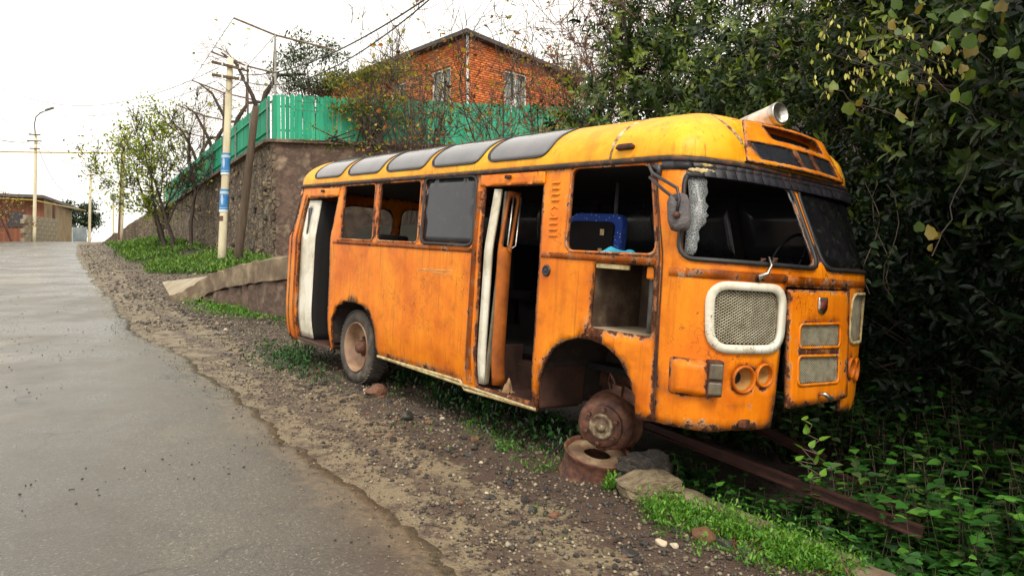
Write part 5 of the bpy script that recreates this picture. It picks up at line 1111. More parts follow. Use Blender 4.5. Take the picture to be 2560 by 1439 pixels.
def block_mesh(seed):
    r = random.Random(seed); bm = bmesh.new(); bmesh.ops.create_cube(bm, size=2); bmesh.ops.subdivide_edges(bm, edges=bm.edges[:], cuts=6, use_grid_fill=True)
    cuts = [(Vector((r.gauss(0, 1), r.gauss(0, 1), abs(r.gauss(0, .7)))).normalized(), r.uniform(.85, 1.15)) for _ in range(5)]
    for v in bm.verts:
        c = v.co.copy()
        for nn, dd in cuts:
            h = c.dot(nn) - dd
            if h > 0: c -= nn * h
        k = .05 * math.sin(5 * c.x + seed) * math.sin(4 * c.y + 1) + .04 * math.sin(9 * c.z + 7 * c.x)
        v.co = c * (1 + k) + Vector((r.uniform(-1, 1), r.uniform(-1, 1), r.uniform(-1, 1))) * .028
    me = bpy.data.meshes.new('concrete_lump'); bm.to_mesh(me); bm.free(); return me
def slab(px, py, size, mat, label, seed, rot):
    q = gpx(px, py); o = link('concrete_lump', block_mesh(seed), M[mat]); o.location = q + Vector((0, 0, size[2] * .8)); o.scale = size; o.rotation_euler = rot; return tag(o, label, 'stone')
def slab_round(px, py, size, mat, label, seed, rot):
    o = rock(px, py, 1, mat, label, seed, 0, 1, rot, 3, 'concrete_lump', None, .13); o.data.polygons.foreach_set('use_smooth', [False] * len(o.data.polygons)); o.scale = size; o.location.z += size[2] * .55; return o
slab(1618, 1200, (.17, .15, .10), 'rock', 'grey broken concrete lump wedged beside the wheel rim', 23, (.1, -.1, .9)); slab(1622, 1240, (.20, .11, .085), 'rocktan', 'pale tan broken concrete lump in front of the grey lump', 26, (.2, -.25, .35))
rock(940, 985, .125, 'rockred', 'orange brown rock chocking the rear wheel of the bus', 31, .3, .75); rock(890, 995, .10, 'rocktan', 'flat tan rock in front of the rear tyre', 33, .2, .5)
rock(1020, 1048, .085, 'rockdark', 'rounded black stone alone on the gravel beside the bus', 35, .4, .8, sub_=3); rock(1652, 1365, .045, 'rockpale', 'smooth pale oval stone at the grass edge', 36, .4, .7, sub_=3); rock(1685, 1368, .03, 'rockpale', 'tiny white stone touching the pale oval stone', 37, .4, .8, sub_=3)
rock(1760, 1348, .09, 'rockred', 'red brown rock in front of the bright weeds', 38, .4, .6); rock(1690, 1330, .06, 'rockdark', 'flat dark slate in front of the bright weeds', 39, .3, .35); rock(1810, 1365, .065, 'rockdark', 'dark stone beside the red brown rock', 40, .4, .6); rock(1860, 1390, .04, 'rock', 'small grey stone at the weeds near the kerb', 41, .4, .8)
rock(1520, 1380, .05, 'rocktan', 'tan flat stone on the bare brown soil', 43, .3, .5); rock(1570, 1385, .055, 'rockdark', 'dark angular stone on the bare brown soil', 44, .3, .5); rock(1225, 1245, .05, 'rockdark', 'dark flat stone in the middle of the gravel strip', 45, .3, .4)
# loose stones on the verge: each one an object
r_ = random.Random(17); RM = [rock_mesh('loose_stone', 300 + k, 1, .55 + .3 * (k % 3) / 2, .15) for k in range(10)]; mats = ['rockdark', 'rockdark', 'rock', 'rock', 'rocktan', 'rockred', 'rockpale']
for k in range(10): RM[k].materials.append(M[mats[k % 7]])
clus = [(640, 880, 60, 26, 30, 'in the heap behind the rear door of the bus'), (930, 985, 90, 22, 22, 'near the rocks chocking the rear wheel'), (1010, 1060, 110, 40, 26, 'around the rounded black stone'), (820, 930, 120, 40, 34, 'on the gravel beside the rear wheel'), (560, 810, 110, 30, 20, 'on the gravel below the ramp wall'), (470, 760, 70, 22, 14, 'at the foot of the concrete apron'), (1130, 1130, 120, 60, 24, 'on the verge beside the bus doorway'), (1330, 1250, 170, 70, 22, 'on the verge before the rusty wheel rim'), (1560, 1370, 140, 50, 14, 'on the bare soil before the bright weeds'), (560, 690, 60, 14, 10, 'beside the grassy bank and pole'), (330, 670, 120, 26, 22, 'on the verge farther up the road than the apron')]
for cx_, cy_, sx_, sy_, n, where in clus:
    for _ in range(n):
        px, py = cx_ + r_.gauss(0, .6) * sx_, cy_ + r_.gauss(0, .6) * sy_; q = gpx(px, py); v_ = q.x * VD.x + q.y * VD.y
        if v_ < 1.75 - .0 * px and q.y < 20: continue
        s = r_.uniform(.018, .05) * (1 if q.y < 12 else 1.5); k = r_.randrange(10); o = bpy.data.objects.new('loose_stone', RM[k]); col.objects.link(o); o.location = q + Vector((0, 0, s * .25)); o.scale = (s,) * 3; o.rotation_euler = (r_.uniform(-.3, .3), r_.uniform(-.3, .3), r_.uniform(0, 6))
        cn = {'rockdark': 'dark', 'rock': 'grey', 'rocktan': 'tan', 'rockred': 'reddish', 'rockpale': 'pale'}[mats[k % 7]]; tag(o, 'small %s stone %s' % (cn, where), 'stone', '%s stones %s' % (cn, where))
# gravel too fine to count
octa = [(1, 0, 0), (-.8, .2, 0), (.1, 1, 0), (0, -.9, .1), (.1, .1, .7), (0, 0, -.6)]; octf = [(0, 2, 4), (2, 1, 4), (1, 3, 4), (3, 0, 4), (2, 0, 5), (1, 2, 5), (3, 1, 5), (0, 3, 5)]
def gravel(name, n, us_, vs_, smin, smax, mat, seed, lift=0., road=False, power=2.):
    r = np.random.default_rng(seed); u = us_[0] + (us_[1] - us_[0]) * r.uniform(0, 1, n) ** power; v = r.uniform(vs_[0], vs_[1], n)
    x = UD.x * u + VD.x * v; y = UD.y * u + VD.y * v; keep = vnoise(x, y, 1.9, seed) > -.35 if not road else vnoise(x, y, .8, seed) > .1
    if not road: keep &= v > np.interp(u, edge_u, edge_v) + .12
    else: keep &= (v < np.interp(u, edge_u, edge_v) - .02)
    if name == 'edge_grit': keep = (v < np.interp(u, edge_u, edge_v) + .1) & (v > np.interp(u, edge_u, edge_v) - np.abs(r.normal(0, .22, n)))
    x, y = x[keep], y[keep]; k = len(x); z = (base_z(y) + .028 + .006 * vnoise(x, y, .9)) if road else ground_z(x, y)
    s = r.uniform(smin, smax, k) * (1 + .5 * (r.uniform(0, 1, k) > .93)); Mx = frames(rand_dirs(k, r) * [1, 1, .2], np.tile([0, 0, 1.], (k, 1)) + .3 * rand_dirs(k, r), s, s * r.uniform(.6, 1.1, k))
    Vv_, Ff, t = inst(octa, octf, Mx, np.stack([x, y, z + s * .25], -1), r.uniform(0, 1, k)); tag(link(name, np_mesh(name, Vv_, Ff, tint=t), mat), kind='stuff', label='fine loose gravel')
def gravmat():
    m, nt, p = nmat('mixed_gravel'); nt.links.new(ramp(nt, attr(nt, 'tint'), [(0, (.022, .019, .018)), (.35, (.06, .048, .038)), (.6, (.11, .085, .06)), (.85, (.20, .155, .10)), (1, (.36, .30, .21))]), p.inputs['Base Color']); p.inputs['Roughness'].default_value = .6; return m
M['gravel'] = gravmat()
gravel('gravel', 26000, (1.5, 26), (1.4, 3.75), .005, .018, M['gravel'], 1); gravel('gravel', 5000, (2, 22), (2.0, 3.8), .010, .026, M['gravel'], 6, power=1.4); gravel('gravel', 5000, (14, 60), (.4, 4), .015, .05, M['gravel'], 2, power=1.3); gravel('road_grit', 2600, (2, 26), (-3, 2), .005, .013, M['rockdark'], 3, road=True)
gravel('edge_grit', 9000, (2.2, 24), (.5, 2.1), .004, .012, M['gravel'], 4, road=True, power=1.7)

# ------------------------------------------------------------------ vegetation
LEAF = np.array([(0, 0, 0), (-.19, .33, .05), (-.15, .72, .04), (0, 1, -.06), (.15, .72, .04), (.19, .33, .05), (0, .5, -.02)], float); LEAF_F = [(0, 6, 1), (1, 6, 2), (2, 6, 3), (3, 6, 4), (4, 6, 5), (5, 6, 0)]
OVATE = np.array([(0, 0, 0), (-.30, .12, .04), (-.34, .38, .03), (-.17, .72, 0), (0, 1.02, -.08), (.17, .72, 0), (.34, .38, .03), (.30, .12, .04), (0, .4, -.04)], float); OVATE_F = [(0, 8, 1), (1, 8, 2), (2, 8, 3), (3, 8, 4), (4, 8, 5), (5, 8, 6), (6, 8, 7), (7, 8, 0)]
BLADE = np.array([(-.03, 0, 0), (.03, 0, 0), (.025, .5, .05), (-.025, .5, .05), (0, 1, -.05)], float); BLADE_F = [(0, 1, 2), (0, 2, 3), (3, 2, 4)]
def seg_mesh(name, segs, n=4):
    S = np.array([(*a, *b, r0, r1) for a, b, r0, r1 in segs], float); a, b = S[:, :3], S[:, 3:6]; d = b - a; d /= np.linalg.norm(d, axis=1, keepdims=True) + 1e-9
    ref = np.where(np.abs(d[:, 2:3]) < .9, [[0, 0, 1.]], [[1., 0, 0]]); s = np.cross(d, ref); s /= np.linalg.norm(s, axis=1, keepdims=True) + 1e-9; t = np.cross(d, s)
    an = np.arange(n) * 2 * np.pi / n; ring_ = s[:, None] * np.cos(an)[None, :, None] + t[:, None] * np.sin(an)[None, :, None]
    V = np.concatenate([a[:, None] + ring_ * S[:, 6, None, None], b[:, None] + ring_ * S[:, 7, None, None]], 1).reshape(-1, 3); o = np.arange(len(S))[:, None] * 2 * n
    F = np.concatenate([o + np.array([[k, (k + 1) % n, n + (k + 1) % n, n + k]]) for k in range(n)]); return np_mesh(name, V, F)
def grow(r, p, d, L, rad, lvl, segs, tips, kids=3, spread=.7, up=.15, shrink=.62, wig=.22, steps=5, minr=.003):
    p = np.array(p, float); d = np.array(d, float); d /= np.linalg.norm(d); st = L / steps
    for i in range(steps):
        d = d + r.normal(size=3) * wig + np.array([0, 0, up]); d /= np.linalg.norm(d); q = p + d * st; r0 = max(minr, rad * (1 - .55 * i / steps)); r1 = max(minr, rad * (1 - .55 * (i + 1) / steps)); segs.append((p, q, r0, r1)); p = q
        if lvl > 0 and i >= 1:
            for _ in range(r.poisson(kids / (steps - 1))):
                c = d + r.normal(size=3) * spread; grow(r, p, c, L * shrink * r.uniform(.6, 1.15), r1 * .62, lvl - 1, segs, tips, kids, spread, up, shrink, wig, max(3, steps - 1), minr)
        if lvl <= 1: tips.append((p.copy(), d.copy()))
    if lvl > 0: grow(r, p, d + r.normal(size=3) * spread * .4, L * shrink, rad * .45, lvl - 1, segs, tips, kids, spread, up, shrink, wig, max(3, steps - 1), minr)
def leaves(name, proto, pf, pos, dirs, nrm, size, tint, mat, parent=None, width=None):
    V, F, t = inst(proto, pf, frames(dirs, nrm, size, width), pos, tint); return tag(link(name, np_mesh(name, V, F, tint=t), mat, parent), kind='stuff')
def tip_leaves(name, tips, r, n, size, tint, mat, parent, droop=.3, jitter=.12, proto=OVATE, pf=OVATE_F, sel=None):
    P = np.array([t[0] for t in tips]); D = np.array([t[1] for t in tips])
    if sel is not None: k = sel(P); P, D = P[k], D[k]
    if not len(P): return
    i = r.integers(0, len(P), n); pos = P[i] + r.normal(size=(n, 3)) * jitter; d = D[i] + r.normal(size=(n, 3)) * .8 - [0, 0, droop]
    return leaves(name, proto, pf, pos, d, r.normal(size=(n, 3)) * .6 + [0, 0, 1], r.uniform(size[0], size[1], n), np.clip(r.normal(tint[0], tint[1], n), 0, 1), mat, parent)
CAM = np.array(EYE)
def laurel(name, label, ells, nsh, seed, size=(.085, .15), tint=(.38, .2), m=10, core=.5, low=None, trunks=5):
    r = np.random.default_rng(seed); g = ells[0][0]; base = Vector((g[0], g[1], gz(g[0], g[1]))); o = empty(name, base, 0, label, 'shrub'); bpy.context.view_layer.update()
    P = []; N = []; w = np.array([e[1][0] * e[1][2] for e in ells]); w = w / w.sum()
    for (c, rad), ww in zip(ells, w):
        k = int(nsh * ww * 2.6); n = rand_dirs(k, r); rr = np.where(r.uniform(size=k) < core, r.uniform(.55, .9, k), r.uniform(.88, 1.12, k)) * (1 + .16 * np.sin(n[:, 0] * 5 + seed) * np.sin(n[:, 2] * 6 + n[:, 1] * 4))
        p = np.array(c) + n * np.array(rad) * rr[:, None]; nn = n / np.array(rad); nn /= np.linalg.norm(nn, axis=1, keepdims=True)
        cd = CAM - p; cd /= np.linalg.norm(cd, axis=1, keepdims=True); keep = ((nn * cd).sum(1) > -.35) & (p[:, 2] > ground_z(p[:, 0], p[:, 1]) + .15)
        bl = (p - np.array(BUS_O)) @ np.array(YB); bx_ = (p - np.array(BUS_O)) @ np.array(XB); bz_ = (p - np.array(BUS_O)) @ np.array(ZBv)
        keep &= ~((bl < 1.34) & (bx_ < 5.35) & (bz_ < 3.0))
        P.append(p[keep][:int(nsh * ww * 1.3) + 1]); N.append(nn[keep][:int(nsh * ww * 1.3) + 1])
    P = np.concatenate(P); N = np.concatenate(N); K = len(P)
    if low is not None: k = (P[:, 2] > low) | (r.uniform(size=K) < .12); P, N = P[k], N[k]; K = len(P)
    S = N * .7 + [0, 0, .55] + r.normal(size=(K, 3)) * .45; S /= np.linalg.norm(S, axis=1, keepdims=True); sl_ = r.uniform(.12, .3, K)
    j = np.arange(m); ref = np.cross(S, rand_dirs(K, r)); ref /= np.linalg.norm(ref, axis=1, keepdims=True); ref2 = np.cross(S, ref)
    an = j * 2.4; rad_ = ref[:, None] * np.cos(an)[None, :, None] + ref2[:, None] * np.sin(an)[None, :, None]
    pos = P[:, None] + S[:, None] * (sl_[:, None] * j[None] / m)[..., None]; up_ = (.25 + .75 * j / m)[None, :, None]
    d = rad_ * .85 + S[:, None] * up_ + r.normal(size=(K, m, 3)) * .18 - [0, 0, .12]; nr = S[:, None] * 1.0 - rad_ * .35 + r.normal(size=(K, m, 3)) * .2
    n = K * m; sz = np.repeat(r.uniform(size[0], size[1], K), m) * r.uniform(.8, 1.15, n)
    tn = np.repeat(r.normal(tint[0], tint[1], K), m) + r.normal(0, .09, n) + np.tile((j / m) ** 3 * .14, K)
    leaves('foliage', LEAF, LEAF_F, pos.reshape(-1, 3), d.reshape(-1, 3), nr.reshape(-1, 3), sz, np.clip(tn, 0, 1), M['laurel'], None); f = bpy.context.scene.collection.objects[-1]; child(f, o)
    segs = []; tp2 = []
    for i in r.choice(K, min(K, 220), replace=False): segs.append((P[i] - N[i] * .5 - [0, 0, .35], P[i] + S[i] * sl_[i], .009, .004))
    for k in range(trunks):
        e = ells[k % len(ells)]; b = np.array([e[0][0] + r.normal() * .3, e[0][1] + r.normal() * .3, 0]); b[2] = gz(b[0], b[1]) - .1; t = np.array(e[0]) + r.normal(size=3) * np.array(e[1]) * .35 + [0, 0, e[1][2] * .5]; mid = (b + t) / 2 + r.normal(size=3) * .2; segs += [(b, mid, .045, .035), (mid, t, .035, .015)]
        for _ in range(6): q = mid + (t - mid) * r.uniform(); segs.append((q, q + rand_dirs(1, r)[0] * np.array(e[1]) * .8, .014, .005))
    child(link('branches', seg_mesh('branches', segs), M['bark']), o); return o
laurel('laurel_shrub', 'tall light green laurel with upright shoots beside the brick house', [((1.55, 11.4, 3.3), (.75, .9, 1.9)), ((2.3, 11.0, 3.9), (.7, .8, 2.2)), ((1.0, 11.6, 2.8), (.6, .7, 1.2)), ((2.9, 10.6, 3.5), (.7, .7, 2.0)), ((2.0, 11.6, 5.2), (.6, .6, 1.0)), ((3.4, 11.2, 5.0), (1.0, .7, 1.4))], 1150, 1, tint=(.62, .28))
laurel('laurel_shrub', 'dark laurel shrub rising behind the bus roof', [((3.0, 9.6, 3.0), (1.1, 1.0, 1.75)), ((3.9, 9.0, 3.3), (1.0, 1.0, 1.9)), ((2.5, 10.2, 2.6), (.8, .8, 1.4))], 1050, 2, tint=(.52, .28))
laurel('laurel_shrub', 'glossy laurel overhanging the canister end of the bus roof', [((4.5, 8.1, 3.4), (1.25, 1.1, 2.0)), ((3.9, 8.0, 2.6), (.8, .8, 1.2)), ((5.0, 7.4, 3.8), (1.2, 1.2, 2.0))], 1000, 3, tint=(.48, .28))
laurel('laurel_shrub', 'broad dark laurel overhanging the shaded hollow by the bus front', [((4.55, 6.4, 3.3), (1.15, 1.0, 1.7)), ((4.9, 5.6, 3.7), (1.15, .9, 1.9)), ((4.3, 7.0, 4.3), (1.0, .9, 1.3))], 1250, 4, tint=(.46, .26), size=(.085, .145))
laurel('laurel_shrub', 'dark laurel hanging over the weeds at the end of the ditch', [((4.5, 4.9, 3.2), (1.15, .9, 1.9)), ((4.3, 4.4, 2.6), (.9, .7, 1.0))], 800, 5, tint=(.28, .15), size=(.10, .16))
laurel('laurel_shrub', 'shade-tinted lower laurel filling the dark hollow behind the bus front', [((4.35, 6.5, 1.5), (.9, .9, 1.2)), ((4.35, 5.5, 1.25), (.8, .8, 1.0)), ((3.9, 7.4, 1.8), (.7, .8, 1.2)), ((4.6, 4.9, 1.3), (.9, .8, 1.0)), ((3.55, 6.65, 1.3), (.45, .5, 1.1))], 700, 6, tint=(.04, .06), size=(.09, .14), trunks=0)  # leaf tint near its darkest, colouring in the shade of the hollow
def bare(name, label, base, h, seed, stems, mat, lvl=3, lean=.35, leaf=None, kids=3, r0=.04, spread=.7, up=.12, cat='shrub', wig=.18, twigr=.004, lr=None):
    r = np.random.default_rng(seed); base = Vector(base); o = empty(name, base, 0, label, cat); bpy.context.view_layer.update(); segs = []; tips = []
    for k in range(stems):
        d = np.array([r.normal() * lean, r.normal() * lean * .6, 1.0]) + (np.array(lr) if lr is not None else 0); grow(r, np.array(base) + r.normal(size=3) * [.15, .15, 0], d, h * r.uniform(.42, .6), r0 * r.uniform(.7, 1.1), lvl, segs, tips, kids, spread, up, .6, wig, 5, twigr)
    child(link('stems', seg_mesh('stems', segs, 5), M[mat]), o)
    if leaf:
        for lf in (leaf if isinstance(leaf, list) else [leaf]):
            n, size, tint, lm = lf[:4]; f = tip_leaves('foliage', tips, r, n, size, tint, M[lm], None, sel=lf[4] if len(lf) > 4 else None, jitter=lf[5] if len(lf) > 5 else .1)
            if f: child(f, o)
    return o
# reddish thicket on the hill behind the laurels
for i, (x, y, h, lb) in enumerate(((2.6, 14.2, 5.6, 'reddish leafless thicket between the tall laurel and the sky'), (4.2, 13.2, 6.2, 'reddish leafless thicket above the dark laurel'), (5.8, 12.0, 6.2, 'tangled reddish thicket behind the glossy laurel'), (7.2, 10.6, 6, 'reddish stems rising above the overhanging laurel'), (1.2, 15.5, 5.2, 'low reddish thicket next to the brick house'), (6.6, 8.8, 5.4, 'dense reddish stems behind the vine leaves'))):
    bare('bare_thicket', lb, (x, y, gz(x, y) - .1), h, 40 + i, 9, 'redtwig', 3, .4, [(240, (.05, .10), (.7, .25), 'yellowleaf')], 4, .028, .75, .05, twigr=.005)
# leafless shrubs between bus and fence
for i, (px, h, lr, lb, yl) in enumerate(((1120, 5.6, (-.35, 0, 0), 'leaning bare shrub with a few yellow leaves before the yard fence', 160), (1215, 7.6, (-.1, 0, 0), 'tall bare shrub whose stems cross the house window', 200), (1290, 7.4, (.1, 0, 0), 'tall dark bare shrub before the house corner', 200), (1370, 7.0, (.2, 0, 0), 'bare shrub with clinging brown leaves beside the laurel', 260), (1010, 4.4, (-.3, 0, 0), 'low arching bare shrub before the plastered wall', 120))):
    b = at(px, 430, 20 + (i % 2) * 2); b.z = 3.4
    bare('bare_shrub', lb, b, h * .80, 60 + i, 5, 'twig' if i % 2 else 'bark', 3, .34, [(int(yl * .9), (.08, .16), (.66, .3), 'yellowleaf'), (45, (.10, .18), (.6, .3), 'dryleaf')], 3, .034, .65, .10, twigr=.0065, lr=lr)
tag(MB().add([(-4.5, 18, 2.2), (4.5, 17, 2.6), (6, 26, 3.6), (-5.2, 26.5, 3.4)], [(0, 1, 2, 3)]).build('yard_ground', simple('yard_soil', (.06, .045, .03), (.035, .03, .018), 1.5, .9)), kind='structure')
# shrubs over the fence
def clump_shrub(name, label, px, py, depth, rx, rz, n, seed, mat, size, tint, clumps, stem='bark', cat='shrub', basez=WTOP - .1, proto=LEAF, pf=LEAF_F):
    r = np.random.default_rng(seed); c = at(px, py, depth); o = empty(name, (c.x, c.y, basez), 0, label, cat); bpy.context.view_layer.update(); segs = []; tips = []
    cc = [np.array(c) + np.array([r.uniform(-1, 1) * rx, r.normal() * .35, r.uniform(-1, 1) * rz]) for _ in range(clumps)]
    pos = []; 
    for q in cc:
        segs.append((np.array([c.x + r.normal() * .25, c.y, basez]), q, .04, .012)); k = n // clumps; pts = q + r.normal(size=(k, 3)) * [rx * .22, .28, rz * .17]; pos.append(pts)
        for i in range(8): segs.append((q, pts[r.integers(k)], .010, .004))
    pos = np.concatenate(pos); k = len(pos); d = rand_dirs(k, r) + [0, 0, .2]
    f = leaves('foliage', proto, pf, pos, d, r.normal(size=(k, 3)) * .6 + [0, 0, 1], r.uniform(size[0], size[1], k), np.clip(r.normal(tint[0], tint[1], k), 0, 1), M[mat]); child(f, o)
    child(link('branches', seg_mesh('branches', segs, 5), M[stem]), o); return o
clump_shrub('evergreen_shrub', 'dark evergreen shrub behind the corner of the green fence', 790, 165, 30, 1.5, 1.15, 2600, 80, 'evergreen', (.10, .19), (.5, .25), 22)
clump_shrub('yellowing_shrub', 'yellow green shrub spilling over the yard fence', 925, 240, 28.3, 1.25, 1.0, 3600, 81, 'yellowleaf', (.09, .17), (.32, .25), 26)
clump_shrub('thin_shrub', 'sparse yellow green shrub screening the left wall of the brick house', 1050, 215, 27.5, 1.1, 1.1, 700, 86, 'yellowleaf', (.08, .15), (.4, .3), 22, stem='twig', basez=3.4)
clump_shrub('trailing_shrub', 'sparse trailing shoots hanging down the plastered wall', 830, 345, 27.6, 1.3, .45, 200, 82, 'limeleaf', (.08, .14), (.6, .25), 9)
clump_shrub('autumn_shrub', 'orange green shrub beside the laurel under the house', 1435, 245, 24, .9, 1.3, 1500, 83, 'yellowleaf', (.09, .16), (.55, .3), 16, basez=3.4)
clump_shrub('green_shrub', 'small green shrub at the far end of the yard fence', 1400, 330, 19, .8, .8, 900, 84, 'evergreen', (.09, .15), (.75, .2), 10, basez=3.2)
for i, (px, h, lb) in enumerate(((760, 3.3, 'thin bare sapling above the evergreen shrub'), (890, 3.6, 'thin bare sapling with seed heads left of the house'), (1010, 4.4, 'bare sapling in front of the house eaves'))):
    q = at(px, 240, 30.5); bare('bare_sapling', lb, (q.x, q.y, WTOP - .1), h * 1.2, 90 + i, 3, 'twig', 3, .3, [(90, (.07, .12), (.8, .2), 'yellowleaf')], 4, .03, .6, .12, twigr=.008)
# old vines on the trellis
for i, (t, lb) in enumerate(((4.3, 'thick dark vine trunk bending over the trellis'), (10.2, 'gnarled dark vine trunk behind the poster pole'), (15.5, 'leafless vine tangled behind the yellow leaved tree'), (21, 'farthest leafless vine above the green fence'))):
    b = K0 + WD_ * t + WR * .3; b.z = WTOP - .1; o = empty('bare_vine', b, 0, lb, 'vine'); bpy.context.view_layer.update(); r = np.random.default_rng(120 + i)
    pts = [b, b + Vector((.15, 0, .9)), b + Vector((.05, 0, 1.8)) + WR * .2, b + Vector((0, 0, 2.8)) + WR * .5, b + Vector((0, 0, 3.6)) + WR * 1.0, b + Vector((0, 0, 3.7)) + WR * 2.2]
    m = MB(); m.tube(pts, [.15, .14, .12, .11, .08, .05], 9); m.tube([pts[2], pts[2] + Vector((-.1, 0, .9)) - WR * .2, b + Vector((0, 0, 4.0)) - WR * .7, b + Vector((0, 0, 4.45)) - WR * 1.3], [.11, .09, .06, .03], 8); child(m.build('trunk', M['bark'], None, True), o)
    segs = []; tips = []
    for k in range(16): q = b + Vector((0, 0, r.uniform(2.8, 4.3))) + WR * r.uniform(-1.3, 2.2) + WD_ * r.uniform(-.8, .8); grow(r, np.array(q), np.array([r.normal(), r.normal(), .3]), 1.3, .014, 2, segs, tips, 3, .8, .02, .7, .35, 5, .005)
    child(link('canes', seg_mesh('canes', segs), M['redtwig']), o)
    f = tip_leaves('foliage', tips, r, 30 if i else 14, (.12, .22), (.8, .2), M['limeleaf'], None); child(f, o)
# roadside trees with yellow leaves
def roadside(px, depth, h, seed, label, n, lr):
    b = at(px, 615, depth); b.z = gz(b.x, b.y) - .1
    return bare('roadside_tree', label, b, h, seed, 1, 'bark', 4, .1, [(n, (.10, .19), (.68, .3), 'limeleaf', (lambda P: (P[:, 0] < b.x - .2) & (P[:, 2] > b.z + 1.8)), .35), (n // 3, (.10, .17), (.35, .3), 'limeleaf', None, .2)], 4, .13, .75, .13, 'tree', .13, .012, lr)
roadside(475, 38, 7.6, 231, 'dark trunked tree closest to the poster pole with few leaves', 420, (-.05, 0, 0)); roadside(448, 39, 6.6, 132, 'slim middle tree with sparse lime leaves on the bank', 800, (-.05, 0, 0)); roadside(428, 40, 7.2, 133, 'tree with clustered lime yellow leaves on the bank', 1500, (-.08, 0, 0)); roadside(400, 44, 5.6, 134, 'small lime leaved tree beside the conduit pole', 900, (-.05, 0, 0))
clump_shrub('distant_tree', 'dark rounded evergreen tree beyond the crest of the road', 205, 535, 88, 1.7, 1.4, 2600, 141, 'evergreen', (.25, .45), (.3, .2), 20, cat='tree', basez=4.2)
q = at(25, 597, 60); bare('bare_tree', 'bare tree with pale yellow twigs before the distant house', (q.x, q.y, 4.4), 4.6, 142, 3, 'redtwig', 3, .4, [(260, (.12, .22), (.6, .3), 'yellowleaf')], 4, .08, .8, .06, 'tree', .2, .012)
q = at(-10, 597, 57); bare('bare_tree', 'low reddish bare tree at the roadside before the distant house', (q.x, q.y, 4.3), 3.6, 143, 4, 'redtwig', 3, .6, [(120, (.12, .2), (.8, .3), 'yellowleaf')], 4, .07, .8, .04, 'tree', .2, .012)
# vine with big pale leaves hanging in front of the laurels
VL = np.array([(0, 0, 0), (-.22, -.06, .02), (-.46, .10, .05), (-.47, .36, .03), (-.48, .58, .02), (-.33, .70, .0), (-.16, .90, -.04), (0, 1.0, -.10), (.16, .90, -.04), (.33, .70, 0), (.48, .58, .02), (.47, .36, .03), (.46, .10, .05), (.22, -.06, .02), (0, .38, -.03)], float)
vme = [np_mesh('leaf', VL * [1, 1, 1 + .5 * k], np.array([(14, i + 1, i) if False else (i, 14, (i + 1) % 14) for i in range(14)]), tint=np.full(15, (.25, .45, .6, .78, .95)[k])) for k in range(5)]
for me in vme: me.materials.append(M['vineleaf'])
gv = empty('grapevine', (4.2, 5.2, gz(4.2, 5.2)), 0, 'grapevine with large pale green leaves trailing over the laurels', 'vine'); bpy.context.view_layer.update()
r_ = random.Random(9); spots = [(2255, 20), (2290, 28), (2340, 40), (2372, 32), (2420, 45), (2445, 62), (2505, 100), (2410, 128), (2352, 122), (2300, 130), (2266, 92), (2240, 62), (2400, 178), (2425, 196), (2310, 232), (2248, 312), (2262, 300), (2075, 232), (2330, 585), (2312, 610), (2342, 615), (2296, 600), (2215, 118), (2370, 92), (2470, 30), (2500, 50), (2530, 140), (2480, 210), (2200, 175), (2160, 140), (2450, 240), (2390, 250), (2520, 20), (2280, 185), (2140, 265), (2350, 330), (2540, 230), (2455, 110)]
for px, py in spots:
    for _ in range(1 if py > 300 else 2):
        q = at(px + r_.gauss(0, 14), py + r_.gauss(0, 12), r_.uniform(4.7, 5.2)); s = r_.uniform(.05, .095); o = bpy.data.objects.new('leaf', vme[r_.randrange(5)]); col.objects.link(o); o.location = q; o.scale = (s,) * 3; o.rotation_euler = (R(r_.uniform(60, 150)), r_.uniform(-.6, .6), r_.uniform(-.9, .9) + math.pi); child(o, gv)
segs = []; r = np.random.default_rng(5); tp3 = []
for px, py, qx, qy in ((2540, 260, 2380, 20), (2480, 330, 2250, 120), (2420, 10, 2560, 160), (2330, 640, 2440, 380), (2200, 60, 2460, 200), (2060, 220, 2300, 320)):
    a = np.array(at(px, py, 5.0)); b = np.array(at(qx, qy, 5.1)); p = a
    for k in range(8): q = a + (b - a) * (k + 1) / 8 + r.normal(size=3) * .02; segs.append((p, q, .005, .004)); p = q
b0 = np.array([4.9, 5.6, gz(4.9, 5.6)]); segs.append((b0, np.array(at(2540, 260, 5.0)), .02, .012)); child(link('canes', seg_mesh('canes', segs), M['bark']), gv)
# yellow catkins
ck_ = empty('catkin_shrub', (4.0, 5.9, gz(4, 5.9)), 0, 'slender shrub hung with small pale yellow catkins above the bus front', 'shrub'); bpy.context.view_layer.update()
pos = []; segs = []
for k in range(95):
    px, py = r_.uniform(2030, 2430), r_.uniform(60, 210) + r_.gauss(0, 25); q = np.array(at(px, py, 5.25)); 
    for j in range(r_.choice((1, 2, 2, 3))): pos.append(q + r.normal(size=3) * .012)
    if k % 5 == 0: segs.append((q + [0, 0, .02], q + r.normal(size=3) * .25 + [0, .1, .1], .004, .003))
for k in range(5): a = np.array([4.6, 6.6, 2.6]); b_ = np.array(at(2060 + 80 * k, 130, 5.35)); m_ = (a + b_) / 2 + [0, 0, .2]; segs += [(a, m_, .012, .009), (m_, b_, .009, .004)]
segs.append((np.array([4.6, 6.6, gz(4.6, 6.6)]), np.array([4.6, 6.6, 2.6]), .02, .014))
pos = np.array(pos); n = len(pos); child(leaves('catkins', LEAF, LEAF_F, pos, np.tile([0, 0, -1.], (n, 1)) + r.normal(size=(n, 3)) * .25, rand_dirs(n, r), r.uniform(.03, .055, n), r.uniform(.6, 1, n), leafmat('catkin', [(0, (.30, .30, .05)), (1, (.62, .60, .16))], .6, .3)), ck_); child(link('twigs', seg_mesh('twigs', segs), M['bark']), ck_)
